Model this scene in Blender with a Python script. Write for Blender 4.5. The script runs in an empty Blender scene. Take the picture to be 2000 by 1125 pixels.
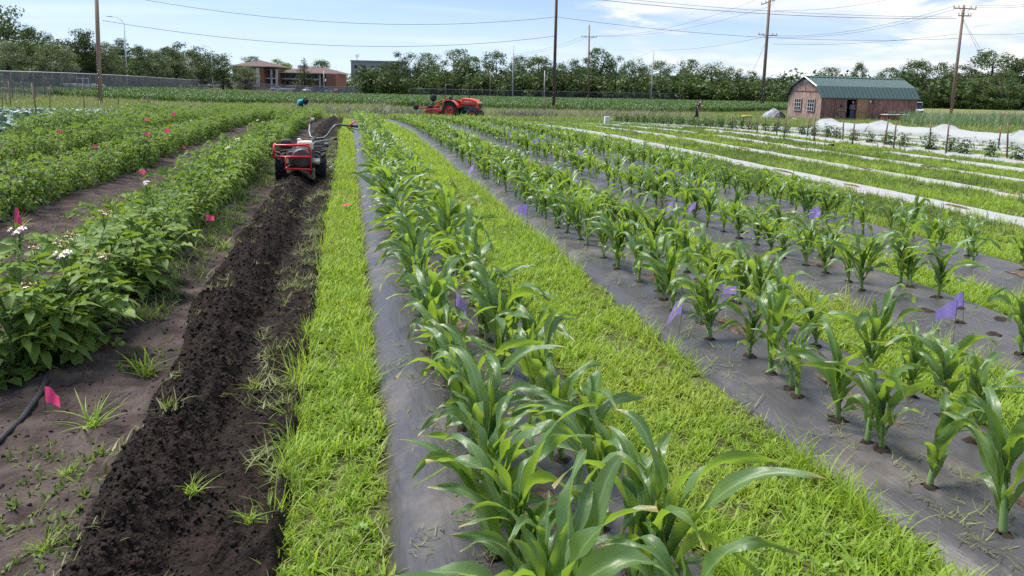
import bpy, math, random
import numpy as np
from mathutils import Vector, Matrix, Euler

random.seed(11)
rng = np.random.default_rng(11)
scene = bpy.context.scene
col = scene.collection

# ------------------------------------------------------------------ camera
F, PITCH, ROLL, EYE = 1450.0, math.radians(9.0), math.radians(1.3), 1.65
PY0 = 394.055
YAW = math.radians(12.52)
_c, _s = math.cos(YAW), math.sin(YAW)
FW = np.array([_s * math.cos(PITCH), _c * math.cos(PITCH), -math.sin(PITCH)])
_rt = np.array([_c, -_s, 0.0]); _up = np.cross(_rt, FW)
RT = _rt * math.cos(ROLL) + _up * math.sin(ROLL)
UP = _up * math.cos(ROLL) - _rt * math.sin(ROLL)
CAM = np.array([0.0, 0.0, EYE])
cd = bpy.data.cameras.new('camera')
cd.sensor_width = 36; cd.lens = F / 2000 * 36
cd.shift_y = -(562.5 - PY0) / 2000
cd.clip_start = 0.05; cd.clip_end = 6000
cam = bpy.data.objects.new('camera', cd); col.objects.link(cam)
M = Matrix.Identity(4)
for i in range(3):
    M[i][0], M[i][1], M[i][2], M[i][3] = RT[i], UP[i], -FW[i], CAM[i]
cam.matrix_world = M
scene.camera = cam

# ------------------------------------------------------------------ light
SUN = Vector((-0.36, 0.26, 0.90)).normalized()
SUN_EL = math.asin(SUN.z); SUN_AZ = math.atan2(SUN.x, SUN.y)
world = bpy.data.worlds.new('World'); scene.world = world; world.use_nodes = True
nt = world.node_tree; nt.nodes.clear()
def N(t, kind, **kw):
    n = t.nodes.new(kind)
    for k, v in kw.items():
        if k.startswith('i_'):
            n.inputs[int(k[2:])].default_value = v
        else:
            setattr(n, k, v)
    return n
out = N(nt, 'ShaderNodeOutputWorld'); bg = N(nt, 'ShaderNodeBackground')
bg.inputs[1].default_value = 0.095
sky = N(nt, 'ShaderNodeTexSky', sky_type='NISHITA', sun_disc=False)
sky.sun_elevation = SUN_EL; sky.sun_rotation = SUN_AZ
sky.air_density = 1.0; sky.dust_density = 0.6; sky.ozone_density = 1.6
tc = N(nt, 'ShaderNodeTexCoord')
lift = N(nt, 'ShaderNodeVectorMath', operation='ADD'); lift.inputs[1].default_value = (0, 0, .22); nt.links.new(tc.outputs['Generated'], lift.inputs[0])
lnor = N(nt, 'ShaderNodeVectorMath', operation='NORMALIZE'); nt.links.new(lift.outputs[0], lnor.inputs[0]); nt.links.new(lnor.outputs[0], sky.inputs['Vector'])
sep = N(nt, 'ShaderNodeSeparateXYZ'); nt.links.new(tc.outputs['Generated'], sep.inputs[0])
def MATH(t, op, a, b=None, c=None, clamp=False):
    n = t.nodes.new('ShaderNodeMath'); n.operation = op; n.use_clamp = clamp
    for i, v in enumerate((a, b, c)):
        if v is None: continue
        if isinstance(v, (int, float)): n.inputs[i].default_value = v
        else: t.links.new(v, n.inputs[i])
    return n.outputs[0]
zz = MATH(nt, 'MAXIMUM', sep.outputs[2], 0.0)
den = MATH(nt, 'ADD', zz, 0.13)
cx = MATH(nt, 'DIVIDE', sep.outputs[0], den); cy = MATH(nt, 'DIVIDE', sep.outputs[1], den)
cmb = N(nt, 'ShaderNodeCombineXYZ'); nt.links.new(cx, cmb.inputs[0]); nt.links.new(cy, cmb.inputs[1])
n1 = N(nt, 'ShaderNodeTexNoise'); n1.inputs['Scale'].default_value = 0.85; n1.inputs['Detail'].default_value = 9
n1.inputs['Roughness'].default_value = 0.62; n1.inputs['Distortion'].default_value = 0.5
nt.links.new(cmb.outputs[0], n1.inputs['Vector'])
# cover thickens towards the east (+X), thin streaks elsewhere
ax = MATH(nt, 'MULTIPLY_ADD', sep.outputs[0], 0.62, -0.222)
cov = MATH(nt, 'ADD', n1.outputs[0], MATH(nt, 'MINIMUM', MATH(nt, 'MAXIMUM', ax, -0.16), 0.17))
msk = N(nt, 'ShaderNodeMapRange'); msk.interpolation_type = 'SMOOTHSTEP'
msk.inputs[1].default_value = 0.50; msk.inputs[2].default_value = 0.66
msk.inputs[4].default_value = 0.95
nt.links.new(cov, msk.inputs[0])
n2 = N(nt, 'ShaderNodeTexNoise'); n2.inputs['Scale'].default_value = 1.7; n2.inputs['Detail'].default_value = 8
nt.links.new(cmb.outputs[0], n2.inputs['Vector'])
ccol = N(nt, 'ShaderNodeValToRGB')
ccol.color_ramp.elements[0].position = 0.36; ccol.color_ramp.elements[0].color = (3.6, 4.2, 4.9, 1)
ccol.color_ramp.elements[1].position = 0.62; ccol.color_ramp.elements[1].color = (5.5, 5.5, 5.4, 1)
nt.links.new(n2.outputs[0], ccol.inputs[0])
# faint high streaks
st = N(nt, 'ShaderNodeMapping'); st.inputs['Scale'].default_value = (0.35, 1.6, 1); nt.links.new(cmb.outputs[0], st.inputs[0])
n3 = N(nt, 'ShaderNodeTexNoise'); n3.inputs['Scale'].default_value = 0.9; n3.inputs['Detail'].default_value = 5
nt.links.new(st.outputs[0], n3.inputs['Vector'])
ms3 = N(nt, 'ShaderNodeMapRange'); ms3.inputs[1].default_value = 0.55; ms3.inputs[2].default_value = 0.8; ms3.inputs[4].default_value = 0.5
nt.links.new(n3.outputs[0], ms3.inputs[0])
# pale moist air low down
hz = N(nt, 'ShaderNodeMapRange'); hz.interpolation_type = 'SMOOTHSTEP'
hz.inputs[1].default_value = 0.15; hz.inputs[2].default_value = 0.0; hz.inputs[4].default_value = 0.85
nt.links.new(sep.outputs[2], hz.inputs[0])
def MIX(t, fac, a, b, typ='RGBA', blend='MIX'):
    n = t.nodes.new('ShaderNodeMix'); n.data_type = 'RGBA'; n.blend_type = blend
    for i, v in ((0, fac), (6, a), (7, b)):
        if isinstance(v, (int, float)): n.inputs[i].default_value = v
        elif isinstance(v, tuple): n.inputs[i].default_value = (*v[:3], 1)
        else: t.links.new(v, n.inputs[i])
    return n.outputs[2]
c0 = MIX(nt, 1.0, sky.outputs[0], (1.0, 1.0, 1.0), blend='MULTIPLY')
c1 = MIX(nt, hz.outputs[0], c0, (4.15, 4.85, 5.35))
c2 = MIX(nt, ms3.outputs[0], c1, (4.9, 5.4, 5.8))
c3 = MIX(nt, msk.outputs[0], c2, ccol.outputs[0])
nt.links.new(c3, bg.inputs[0]); nt.links.new(bg.outputs[0], out.inputs[0])

sl = bpy.data.lights.new('sun', 'SUN'); sl.energy = 3.2; sl.angle = math.radians(20); sl.color = (1.0, 0.95, 0.87)
so = bpy.data.objects.new('sun', sl); col.objects.link(so)
so.rotation_euler = SUN.to_track_quat('Z', 'Y').to_euler(); so.location = (0, 0, 60)

scene.view_settings.view_transform = 'Standard'; scene.view_settings.look = 'None'
scene.view_settings.exposure = 1.12; scene.view_settings.gamma = 1.0
scene.view_settings.use_curve_mapping = False
scene.cycles.use_denoising = False
scene.cycles.max_bounces = 5; scene.cycles.diffuse_bounces = 2; scene.cycles.glossy_bounces = 2
scene.cycles.transmission_bounces = 4; scene.cycles.transparent_max_bounces = 16
scene.cycles.caustics_reflective = False; scene.cycles.caustics_refractive = False

# ------------------------------------------------------------------ ground shape
def ss(a, b, x):
    t = np.clip((np.asarray(x, float) - a) / (b - a), 0, 1); return t * t * (3 - 2 * t)
def terr(x, y):
    left = ss(-12, -40, x)
    return -(.95 * ss(22, 60, y)) * (1 - .6 * left) - 1.2 * ss(62, 240, y)
def ray(px, py): return FW + RT * (px - 1000) / F - UP * (py - PY0) / F
def at(px, py, dz=0.0):
    """where the sight line through a photo point meets the ground (raised by dz)"""
    d = ray(px, py); t = 1.0
    while t < 600:
        p = CAM + d * t
        if p[2] < terr(p[0], p[1]) + dz:
            lo, hi = t * .98 - .05, t
            for _ in range(30):
                m = (lo + hi) / 2; p = CAM + d * m
                if p[2] < terr(p[0], p[1]) + dz: hi = m
                else: lo = m
            p = CAM + d * hi
            return Vector((p[0], p[1], float(terr(p[0], p[1]))))
        t *= 1.02
    p = CAM + d * 600
    return Vector((p[0], p[1], float(terr(p[0], p[1]))))
def PT(px, py, Z): return Vector(CAM + ray(px, py) * Z)
def GZ(px, Z, py=180):
    p = CAM + ray(px, py) * Z
    return Vector((p[0], p[1], float(terr(p[0], p[1]))))
def G(x, y, dz=0.0): return Vector((x, y, float(terr(x, y)) + dz))
def proj(p):
    d = np.array(p) - CAM; z = d @ FW
    return 1000 + F * (d @ RT) / z, PY0 - F * (d @ UP) / z, z
def vnoise(x, y, seed=0):
    r = np.random.default_rng(seed).random((256, 256))
    xi = np.floor(x).astype(int); yi = np.floor(y).astype(int)
    fx = x - xi; fy = y - yi; fx = fx * fx * (3 - 2 * fx); fy = fy * fy * (3 - 2 * fy)
    a = r[xi % 256, yi % 256]; b = r[(xi + 1) % 256, yi % 256]; c = r[xi % 256, (yi + 1) % 256]; d = r[(xi + 1) % 256, (yi + 1) % 256]
    return (a * (1 - fx) + b * fx) * (1 - fy) + (c * (1 - fx) + d * fx) * fy - .5
def fbm(x, y, seed=0, oct=4, gain=.5):
    s = 0; a = 1
    for o in range(oct):
        s = s + a * vnoise(x * 2 ** o, y * 2 ** o, seed + o); a *= gain
    return s

# ------------------------------------------------------------------ mesh helpers
def link(name, data, parent=None):
    o = bpy.data.objects.new(name, data); col.objects.link(o)
    if parent is not None: o.parent = parent
    return o
def tag(o, label=None, cat=None, group=None, kind=None):
    if label: o['label'] = label
    if cat: o['category'] = cat
    if group: o['group'] = group
    if kind: o['kind'] = kind
    return o
def empty(name, loc, rz=0.0, label=None, cat=None, group=None):
    o = link(name, None); o.location = loc; o.rotation_euler = (0, 0, rz); o.empty_display_size = .1
    return tag(o, label, cat, group)
def mesh(name, v, f, mats, mi=None, smooth=False):
    me = bpy.data.meshes.new(name); me.from_pydata([tuple(p) for p in v], [], [tuple(q) for q in f])
    for m in (mats if isinstance(mats, (list, tuple)) else [mats]): me.materials.append(m)
    if mi is not None: me.polygons.foreach_set('material_index', mi)
    if smooth: me.polygons.foreach_set('use_smooth', [True] * len(me.polygons))
    me.update(); return me
def qmesh(name, V, Q, mats, smooth=False):
    """fast path: numpy verts (n,3), quads (m,4) or tris (m,3)"""
    V = np.asarray(V, np.float32); Q = np.asarray(Q, np.int32)
    me = bpy.data.meshes.new(name); k = Q.shape[1]
    me.vertices.add(len(V)); me.vertices.foreach_set('co', V.ravel())
    me.loops.add(Q.size); me.loops.foreach_set('vertex_index', Q.ravel())
    me.polygons.add(len(Q)); me.polygons.foreach_set('loop_start', np.arange(0, Q.size, k, dtype=np.int32))
    me.polygons.foreach_set('loop_total', np.full(len(Q), k, np.int32))
    if smooth: me.polygons.foreach_set('use_smooth', np.ones(len(Q), bool))
    for m in (mats if isinstance(mats, (list, tuple)) else [mats]): me.materials.append(m)
    me.update(calc_edges=True); return me
def frame(d):
    d = Vector(d).normalized(); a = Vector((0, 0, 1)) if abs(d.z) < .9 else Vector((1, 0, 0))
    u = d.cross(a).normalized(); return u, d.cross(u).normalized()
class MB:
    def __init__(s): s.v = []; s.f = []; s.m = []
    def add(s, v, f, mi=0):
        k = len(s.v); s.v += [Vector(p) for p in v]; s.f += [tuple(i + k for i in q) for q in f]; s.m += [mi] * len(f); return s
    def box(s, c, d, R=None, mi=0, taper=1.0):
        c = Vector(c); x, y, z = d[0] / 2, d[1] / 2, d[2] / 2
        P = [Vector((i * x * (taper if k > 0 else 1), j * y * (taper if k > 0 else 1), k * z)) for k in (-1, 1) for j in (-1, 1) for i in (-1, 1)]
        if R is not None: P = [R @ p for p in P]
        return s.add([c + p for p in P], [(0, 2, 3, 1), (4, 5, 7, 6), (0, 1, 5, 4), (2, 6, 7, 3), (0, 4, 6, 2), (1, 3, 7, 5)], mi)
    def tube(s, pts, r, n=8, mi=0, cap=True):
        pts = [Vector(p) for p in pts]; rr = r if isinstance(r, (list, tuple)) else [r] * len(pts)
        V = []; u = None
        for i, p in enumerate(pts):
            d = (pts[min(i + 1, len(pts) - 1)] - pts[max(i - 1, 0)]).normalized()
            if u is None: u, w = frame(d)
            else:
                u = (u - d * u.dot(d)).normalized(); w = d.cross(u)
            for k in range(n):
                a = 2 * math.pi * k / n; V.append(p + (u * math.cos(a) + w * math.sin(a)) * rr[i])
        Fc = [(i * n + k, i * n + (k + 1) % n, (i + 1) * n + (k + 1) % n, (i + 1) * n + k) for i in range(len(pts) - 1) for k in range(n)]
        if cap: Fc += [tuple(range(n - 1, -1, -1)), tuple((len(pts) - 1) * n + k for k in range(n))]
        return s.add(V, Fc, mi)
    def lathe(s, prof, n=24, axis='Z', c=(0, 0, 0), mi=0, cap=True):
        c = Vector(c); V = []
        for r, h in prof:
            for k in range(n):
                a = 2 * math.pi * k / n; x, y = r * math.cos(a), r * math.sin(a)
                V.append(c + (Vector((x, y, h)) if axis == 'Z' else Vector((h, x, y)) if axis == 'X' else Vector((y, h, x))))
        m = len(prof)
        Fc = [(i * n + k, i * n + (k + 1) % n, (i + 1) * n + (k + 1) % n, (i + 1) * n + k) for i in range(m - 1) for k in range(n)]
        if cap: Fc += [tuple(range(n - 1, -1, -1)), tuple((m - 1) * n + k for k in range(n))]
        return s.add(V, Fc, mi)
    def prism(s, poly, a, b, plane='XZ', mi=0):
        """extrude a 2-D outline from a to b along the axis normal to its plane"""
        def T(p, h): return {'XZ': (p[0], h, p[1]), 'YZ': (h, p[0], p[1]), 'XY': (p[0], p[1], h)}[plane]
        n = len(poly); V = [T(p, a) for p in poly] + [T(p, b) for p in poly]
        Fc = [tuple(range(n)), tuple(range(2 * n - 1, n - 1, -1))] + [(i, i + n, (i + 1) % n + n, (i + 1) % n) for i in range(n)]
        return s.add(V, Fc, mi)
    def build(s, name, mats, parent=None, smooth=False, bevel=0.0):
        me = mesh(name, s.v, s.f, mats, s.m, smooth); o = link(name, me, parent)
        if bevel:
            b = o.modifiers.new('bevel', 'BEVEL'); b.width = bevel; b.segments = 2; b.limit_method = 'ANGLE'
        return o
def soft(o, ang=40):
    o.data.polygons.foreach_set('use_smooth', [True] * len(o.data.polygons))
    try: o.data.set_sharp_from_angle(angle=math.radians(ang))
    except Exception: pass
    return o

# ------------------------------------------------------------------ materials
def newmat(name):
    m = bpy.data.materials.new(name); m.use_nodes = True; t = m.node_tree; t.nodes.clear()
    o = t.nodes.new('ShaderNodeOutputMaterial'); p = t.nodes.new('ShaderNodeBsdfPrincipled')
    t.links.new(p.outputs[0], o.inputs[0]); return m, t, p, o
def pmat(name, c, rough=.6, metal=0.0, spec=.5, var=.25, scale=8.0, c2=None, bump=0.0, bscale=40.0, stretch=None, detail=4, coat=0.0):
    m, t, p, o = newmat(name)
    co = N(t, 'ShaderNodeTexCoord'); vec = co.outputs['Object']
    if stretch:
        mp = N(t, 'ShaderNodeMapping'); mp.inputs['Scale'].default_value = stretch; t.links.new(vec, mp.inputs[0]); vec = mp.outputs[0]
    nz = N(t, 'ShaderNodeTexNoise'); nz.inputs['Scale'].default_value = scale; nz.inputs['Detail'].default_value = detail
    t.links.new(vec, nz.inputs['Vector'])
    r = N(t, 'ShaderNodeValToRGB'); r.color_ramp.elements[0].position = .3; r.color_ramp.elements[1].position = .7
    a = tuple(x * (1 - var) for x in c); b = c2 if c2 else tuple(min(1, x * (1 + var)) for x in c)
    r.color_ramp.elements[0].color = (*a, 1); r.color_ramp.elements[1].color = (*b, 1)
    t.links.new(nz.outputs[0], r.inputs[0]); t.links.new(r.outputs[0], p.inputs['Base Color'])
    p.inputs['Roughness'].default_value = rough; p.inputs['Metallic'].default_value = metal
    p.inputs['Specular IOR Level'].default_value = spec
    if coat: p.inputs['Coat Weight'].default_value = coat
    if bump:
        nb = N(t, 'ShaderNodeTexNoise'); nb.inputs['Scale'].default_value = bscale; nb.inputs['Detail'].default_value = 6
        t.links.new(vec, nb.inputs['Vector'])
        bp = N(t, 'ShaderNodeBump'); bp.inputs['Strength'].default_value = bump; bp.inputs['Distance'].default_value = .02
        t.links.new(nb.outputs[0], bp.inputs['Height']); t.links.new(bp.outputs[0], p.inputs['Normal'])
    return m
def leafmat(name, dark, light, trans, tw=.35, rough=.45, spec=.4, island=True, rib=None, sheen=0.0):
    """leaf: two-sided gloss over diffuse with light passing through; each leaf and plant a little different"""
    m, t, p, o = newmat(name)
    oi = N(t, 'ShaderNodeObjectInfo'); ge = N(t, 'ShaderNodeNewGeometry')
    f = MATH(t, 'MULTIPLY_ADD', oi.outputs['Random'], .45, MATH(t, 'MULTIPLY', ge.outputs['Random Per Island'], .55))
    c = MIX(t, f, dark, light)
    tcol = MIX(t, f, tuple(x * .75 for x in trans), trans)
    if rib:
        at_ = N(t, 'ShaderNodeAttribute', attribute_name='across')
        k = N(t, 'ShaderNodeMapRange'); k.inputs[1].default_value = .16; k.inputs[2].default_value = .02; t.links.new(at_.outputs['Fac'], k.inputs[0])
        c = MIX(t, MATH(t, 'MULTIPLY', k.outputs[0], .8), c, rib)
        al = N(t, 'ShaderNodeAttribute', attribute_name='along'); kt = N(t, 'ShaderNodeMapRange'); kt.inputs[1].default_value = .9; kt.inputs[2].default_value = 1.0; t.links.new(al.outputs['Fac'], kt.inputs[0])
        c = MIX(t, MATH(t, 'MULTIPLY', kt.outputs[0], MATH(t, 'GREATER_THAN', ge.outputs['Random Per Island'], .45)), c, (.36, .27, .09))
        sp = N(t, 'ShaderNodeTexNoise'); sp.inputs['Scale'].default_value = 18; sp.inputs['Detail'].default_value = 3; tco = N(t, 'ShaderNodeTexCoord'); t.links.new(tco.outputs['Object'], sp.inputs['Vector'])
        ks = N(t, 'ShaderNodeMapRange'); ks.inputs[1].default_value = .35; ks.inputs[2].default_value = .7; ks.inputs[3].default_value = .9; ks.inputs[4].default_value = 1.08; t.links.new(sp.outputs[0], ks.inputs[0])
        cm = N(t, 'ShaderNodeCombineColor'); [t.links.new(ks.outputs[0], cm.inputs[i_]) for i_ in range(3)]; c = MIX(t, 1.0, c, cm.outputs[0], blend='MULTIPLY')
        w = N(t, 'ShaderNodeTexWave', bands_direction='X'); w.inputs['Scale'].default_value = 5.5
        cb = N(t, 'ShaderNodeCombineXYZ'); t.links.new(at_.outputs['Fac'], cb.inputs[0]); t.links.new(cb.outputs[0], w.inputs['Vector'])
        bp = N(t, 'ShaderNodeBump'); bp.inputs['Strength'].default_value = .18; bp.inputs['Distance'].default_value = .004
        t.links.new(w.outputs['Fac'], bp.inputs['Height']); t.links.new(bp.outputs[0], p.inputs['Normal'])
    t.links.new(c, p.inputs['Base Color']); p.inputs['Roughness'].default_value = rough
    p.inputs['Specular IOR Level'].default_value = spec
    if sheen: p.inputs['Sheen Weight'].default_value = sheen
    tr = N(t, 'ShaderNodeBsdfTranslucent'); t.links.new(tcol, tr.inputs[0])
    mx = N(t, 'ShaderNodeMixShader'); mx.inputs[0].default_value = tw
    t.links.new(p.outputs[0], mx.inputs[1]); t.links.new(tr.outputs[0], mx.inputs[2]); t.links.new(mx.outputs[0], o.inputs[0])
    return m

# ------------------------------------------------------------------ scatter (for uncountable cover only)
def scatter(name, P, variants, rot=None, scl=None, vi=None, label=None, cat=None, kind='stuff'):
    P = np.asarray(P, np.float32); n = len(P)
    me = bpy.data.meshes.new(name); me.vertices.add(n); me.vertices.foreach_set('co', P.ravel())
    if rot is None:
        rot = np.zeros((n, 3)); rot[:, 2] = rng.random(n) * 6.283; rot[:, :2] = rng.normal(0, .12, (n, 2))
    if scl is None: scl = rng.uniform(.7, 1.3, n)
    if vi is None: vi = rng.integers(0, len(variants), n)
    a = me.attributes.new('rot', 'FLOAT_VECTOR', 'POINT'); a.data.foreach_set('vector', np.asarray(rot, np.float32).ravel())
    a = me.attributes.new('scl', 'FLOAT', 'POINT'); a.data.foreach_set('value', np.asarray(scl, np.float32))
    a = me.attributes.new('vi', 'INT', 'POINT'); a.data.foreach_set('value', np.asarray(vi, np.int32))
    src = bpy.data.collections.new(name + '_source')
    for i, vm in enumerate(variants):
        src.objects.link(bpy.data.objects.new('%s_piece_%02d' % (name, i), vm))
    o = link(name, me); tag(o, label, cat, kind=kind)
    g = bpy.data.node_groups.new(name, 'GeometryNodeTree')
    g.interface.new_socket('Geometry', in_out='INPUT', socket_type='NodeSocketGeometry')
    g.interface.new_socket('Geometry', in_out='OUTPUT', socket_type='NodeSocketGeometry')
    gi = g.nodes.new('NodeGroupInput'); go = g.nodes.new('NodeGroupOutput')
    ci = g.nodes.new('GeometryNodeCollectionInfo'); ci.inputs[0].default_value = src
    ci.inputs['Separate Children'].default_value = True; ci.inputs['Reset Children'].default_value = True
    ip = g.nodes.new('GeometryNodeInstanceOnPoints'); ip.inputs['Pick Instance'].default_value = True
    def na(nm, ty):
        q = g.nodes.new('GeometryNodeInputNamedAttribute'); q.data_type = ty; q.inputs[0].default_value = nm
        return [s for s in q.outputs if s.enabled and s.name == 'Attribute'][0]
    e2r = g.nodes.new('FunctionNodeEulerToRotation')
    g.links.new(na('rot', 'FLOAT_VECTOR'), e2r.inputs[0])
    g.links.new(gi.outputs[0], ip.inputs['Points']); g.links.new(ci.outputs[0], ip.inputs['Instance'])
    g.links.new(na('vi', 'INT'), ip.inputs['Instance Index'])
    g.links.new(e2r.outputs[0], ip.inputs['Rotation']); g.links.new(na('scl', 'FLOAT'), ip.inputs['Scale'])
    g.links.new(ip.outputs[0], go.inputs[0])
    md = o.modifiers.new('scatter', 'NODES'); md.node_group = g
    return o
def blades(name, mat, n, h, spread, w, seg=3, lean=.6, flat=False, seed=0, hv=.35):
    """one tuft of n curved blades"""
    r = np.random.default_rng(seed); V = []; Q = []
    for _ in range(n):
        a = r.random() * 6.283; rad = spread * math.sqrt(r.random()); x0, y0 = rad * math.cos(a), rad * math.sin(a)
        az = r.random() * 6.283; L = h * (1 + r.normal(0, hv)); L = max(L, h * .3); th = abs(r.normal(0, lean)) + .1; cu = r.uniform(.3, 1.3)
        ww = w * r.uniform(.6, 1.2); k = len(V); px, pz = 0., 0.
        d = np.array([math.cos(az), math.sin(az)]); s = np.array([-d[1], d[0]])
        if flat: th = 1.25 + r.normal(0, .15); cu = r.normal(0, .5)
        for i in range(seg + 1):
            t = i / seg; wi = ww * (1 - t ** 1.6) * .5 + .0004
            z = pz + (.012 if flat else 0)
            V.append((x0 + d[0] * px - s[0] * wi, y0 + d[1] * px - s[1] * wi, z)); V.append((x0 + d[0] * px + s[0] * wi, y0 + d[1] * px + s[1] * wi, z))
            ang = th + cu * t; px += math.sin(ang) * L / seg; pz += math.cos(ang) * L / seg
        for i in range(seg): Q.append((k + 2 * i, k + 2 * i + 1, k + 2 * i + 3, k + 2 * i + 2))
    return qmesh(name, V, Q, mat, smooth=True)
def band(x0, x1, y0, y1, dens, edge=.04):
    n = int((x1 - x0) * (y1 - y0) * dens); x = rng.uniform(x0, x1, n) + rng.normal(0, edge, n); y = rng.uniform(y0, y1, n)
    return np.column_stack([x, y, terr(x, y)])
# ================================================================== GROUND
def axis(parts):
    a = []
    for s, e, st in parts: a += list(np.arange(s, e, st))
    return np.array(sorted(set(np.round(a, 4))))
def grid_mesh(name, X, Y, zf, mat, smooth=True):
    xx, yy = np.meshgrid(X, Y); z = zf(xx, yy); V = np.column_stack([xx.ravel(), yy.ravel(), z.ravel()])
    nx, ny = len(X), len(Y); i, j = np.meshgrid(np.arange(nx - 1), np.arange(ny - 1)); k = (j * nx + i).ravel()
    return qmesh(name, V, np.column_stack([k, k + 1, k + nx + 1, k + nx]), mat, smooth)

m_ground = pmat('earth_and_grass', (.062, .072, .028), .95, var=.4, scale=1.3, c2=(.10, .105, .04), spec=.1, bump=.6, bscale=30)
gx = axis([(-1500, -200, 100), (-200, -60, 10), (-60, -14, 2), (-14, 26, .5), (26, 60, 2), (60, 220, 10), (220, 1600, 100)])
gy = axis([(-60, -4, 8), (-4, 66, .5), (66, 140, 4), (140, 320, 12), (320, 2400, 120)])
tag(link('ground', grid_mesh('ground', gx, gy, lambda x, y: terr(x, y) - .004, m_ground)), kind='structure')

# -------- soils
m_dark = pmat('fresh_tilled_soil', (.0155, .011, .0098), .95, var=.45, scale=22, c2=(.032, .0235, .0205), spec=.15, bump=1.0, bscale=70)
m_soil = pmat('crusted_soil', (.052, .040, .037), .95, var=.35, scale=7, c2=(.090, .071, .064), spec=.12, bump=.7, bscale=55)
TX0, TX1 = -1.24, -.22
def tilled_z(x, y):
    wob = .05 * fbm(y * .5, y * 0 + 3., 5, 2)
    ridge = .115 * np.exp(-((x + .80 - wob) / .13) ** 2) - .07 * np.exp(-((x + .55 - wob) / .10) ** 2) - .02 + .0 * x
    e0 = -1.0 - .18 * ss(3.2, 6, y) + .07 * fbm(y * 1.3, y * 0 + 9., 15, 3); edge = ss(e0, e0 + .14, x) * ss(TX1, TX1 - .06, x)
    lump = .085 * fbm(x * 5, y * 3.2, 1, 3) + .052 * fbm(x * 22, y * 20, 9, 4, .7)
    return terr(x, y) - .02 + edge * np.maximum(.10 + ridge + lump, .028 + lump * .2)
ty = np.concatenate([np.arange(.8, 4.4, .0135), np.arange(4.4, 8, .026), np.arange(8, 16, .07), np.arange(16, 48, .2)])
tag(link('tilled_soil', grid_mesh('tilled_soil', np.arange(TX0, TX1 + .001, .0135), ty, tilled_z, m_dark, True)), kind='structure')
def fs_z(x, y):
    ph = np.cos((x + 1.65) / 1.86 * 2 * math.pi)
    fade = ss(-10.4, -9.6, x) * ss(-.86, -1.0, x)
    return terr(x, y) + .03 * fade + .003 + fade * (.05 * np.maximum(ph, -.3) * ss(3.2, 5, y) + .03 * fbm(x * 2, y * 2, 21, 3) + .026 * fbm(x * 9, y * 9, 22, 5, .62)) - .02 * (1 - fade)
fy = np.concatenate([np.arange(.8, 4.6, .02), np.arange(4.6, 8, .05), np.arange(8, 20, .12), np.arange(20, 47.5, .3)])
tag(link('field_soil', grid_mesh('field_soil', np.concatenate([np.arange(-10.4, -4.6, .2), np.arange(-4.6, -2.6, .06), np.arange(-2.6, -.84, .02)]), fy, fs_z, m_soil, True)), kind='structure')

# clods on the tilled strip
def lump_mesh(name, mat, seed, r0=.5):
    import bmesh
    bm = bmesh.new(); bmesh.ops.create_icosphere(bm, subdivisions=2, radius=r0)
    r = np.random.default_rng(seed); o = r.random(3) * 50
    for v in bm.verts:
        q = np.array(v.co); n = float(fbm(np.array([q[0] * 3 + o[0]]), np.array([q[1] * 3 + q[2] * 2 + o[1]]), seed, 3)[0])
        v.co *= 1 + .7 * n
        v.co.z *= .75
    me = bpy.data.meshes.new(name); bm.to_mesh(me); bm.free(); me.materials.append(mat)
    me.polygons.foreach_set('use_smooth', [True] * len(me.polygons)); return me
m_clod = pmat('soil_clod', (.020, .0145, .0128), .95, var=.4, scale=3, c2=(.037, .028, .024), spec=.12)
lumps = [lump_mesh('clod', m_clod, 40 + i) for i in range(4)]
n = 26000; cx_ = rng.normal(-.82, .22, n).clip(TX0 + .03, TX1 - .03); cy_ = 1.0 + 13 * rng.random(n) ** 1.5
P = np.column_stack([cx_, cy_, tilled_z(cx_, cy_)])
scatter('soil_crumbs', P, lumps, rot=rng.random((n, 3)) * 6.28, scl=np.clip(rng.lognormal(-4.75, .5, n), .004, .03), label='dark crumbs and clods of soil on freshly tilled strip', cat='soil')
lumps2 = [lump_mesh('crumb', m_soil, 60 + i) for i in range(3)]
n = 6000; cx_ = rng.uniform(-4, -1.0, n); cy_ = 1.2 + 8 * rng.random(n) ** 1.3
scatter('soil_grit', np.column_stack([cx_, cy_, fs_z(cx_, cy_)]), lumps2, rot=rng.random((n, 3)) * 6.28, scl=np.clip(rng.lognormal(-4.7, .5, n), .003, .035), label='small grey brown grit and crumbs on the crusted soil', cat='soil')

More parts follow.
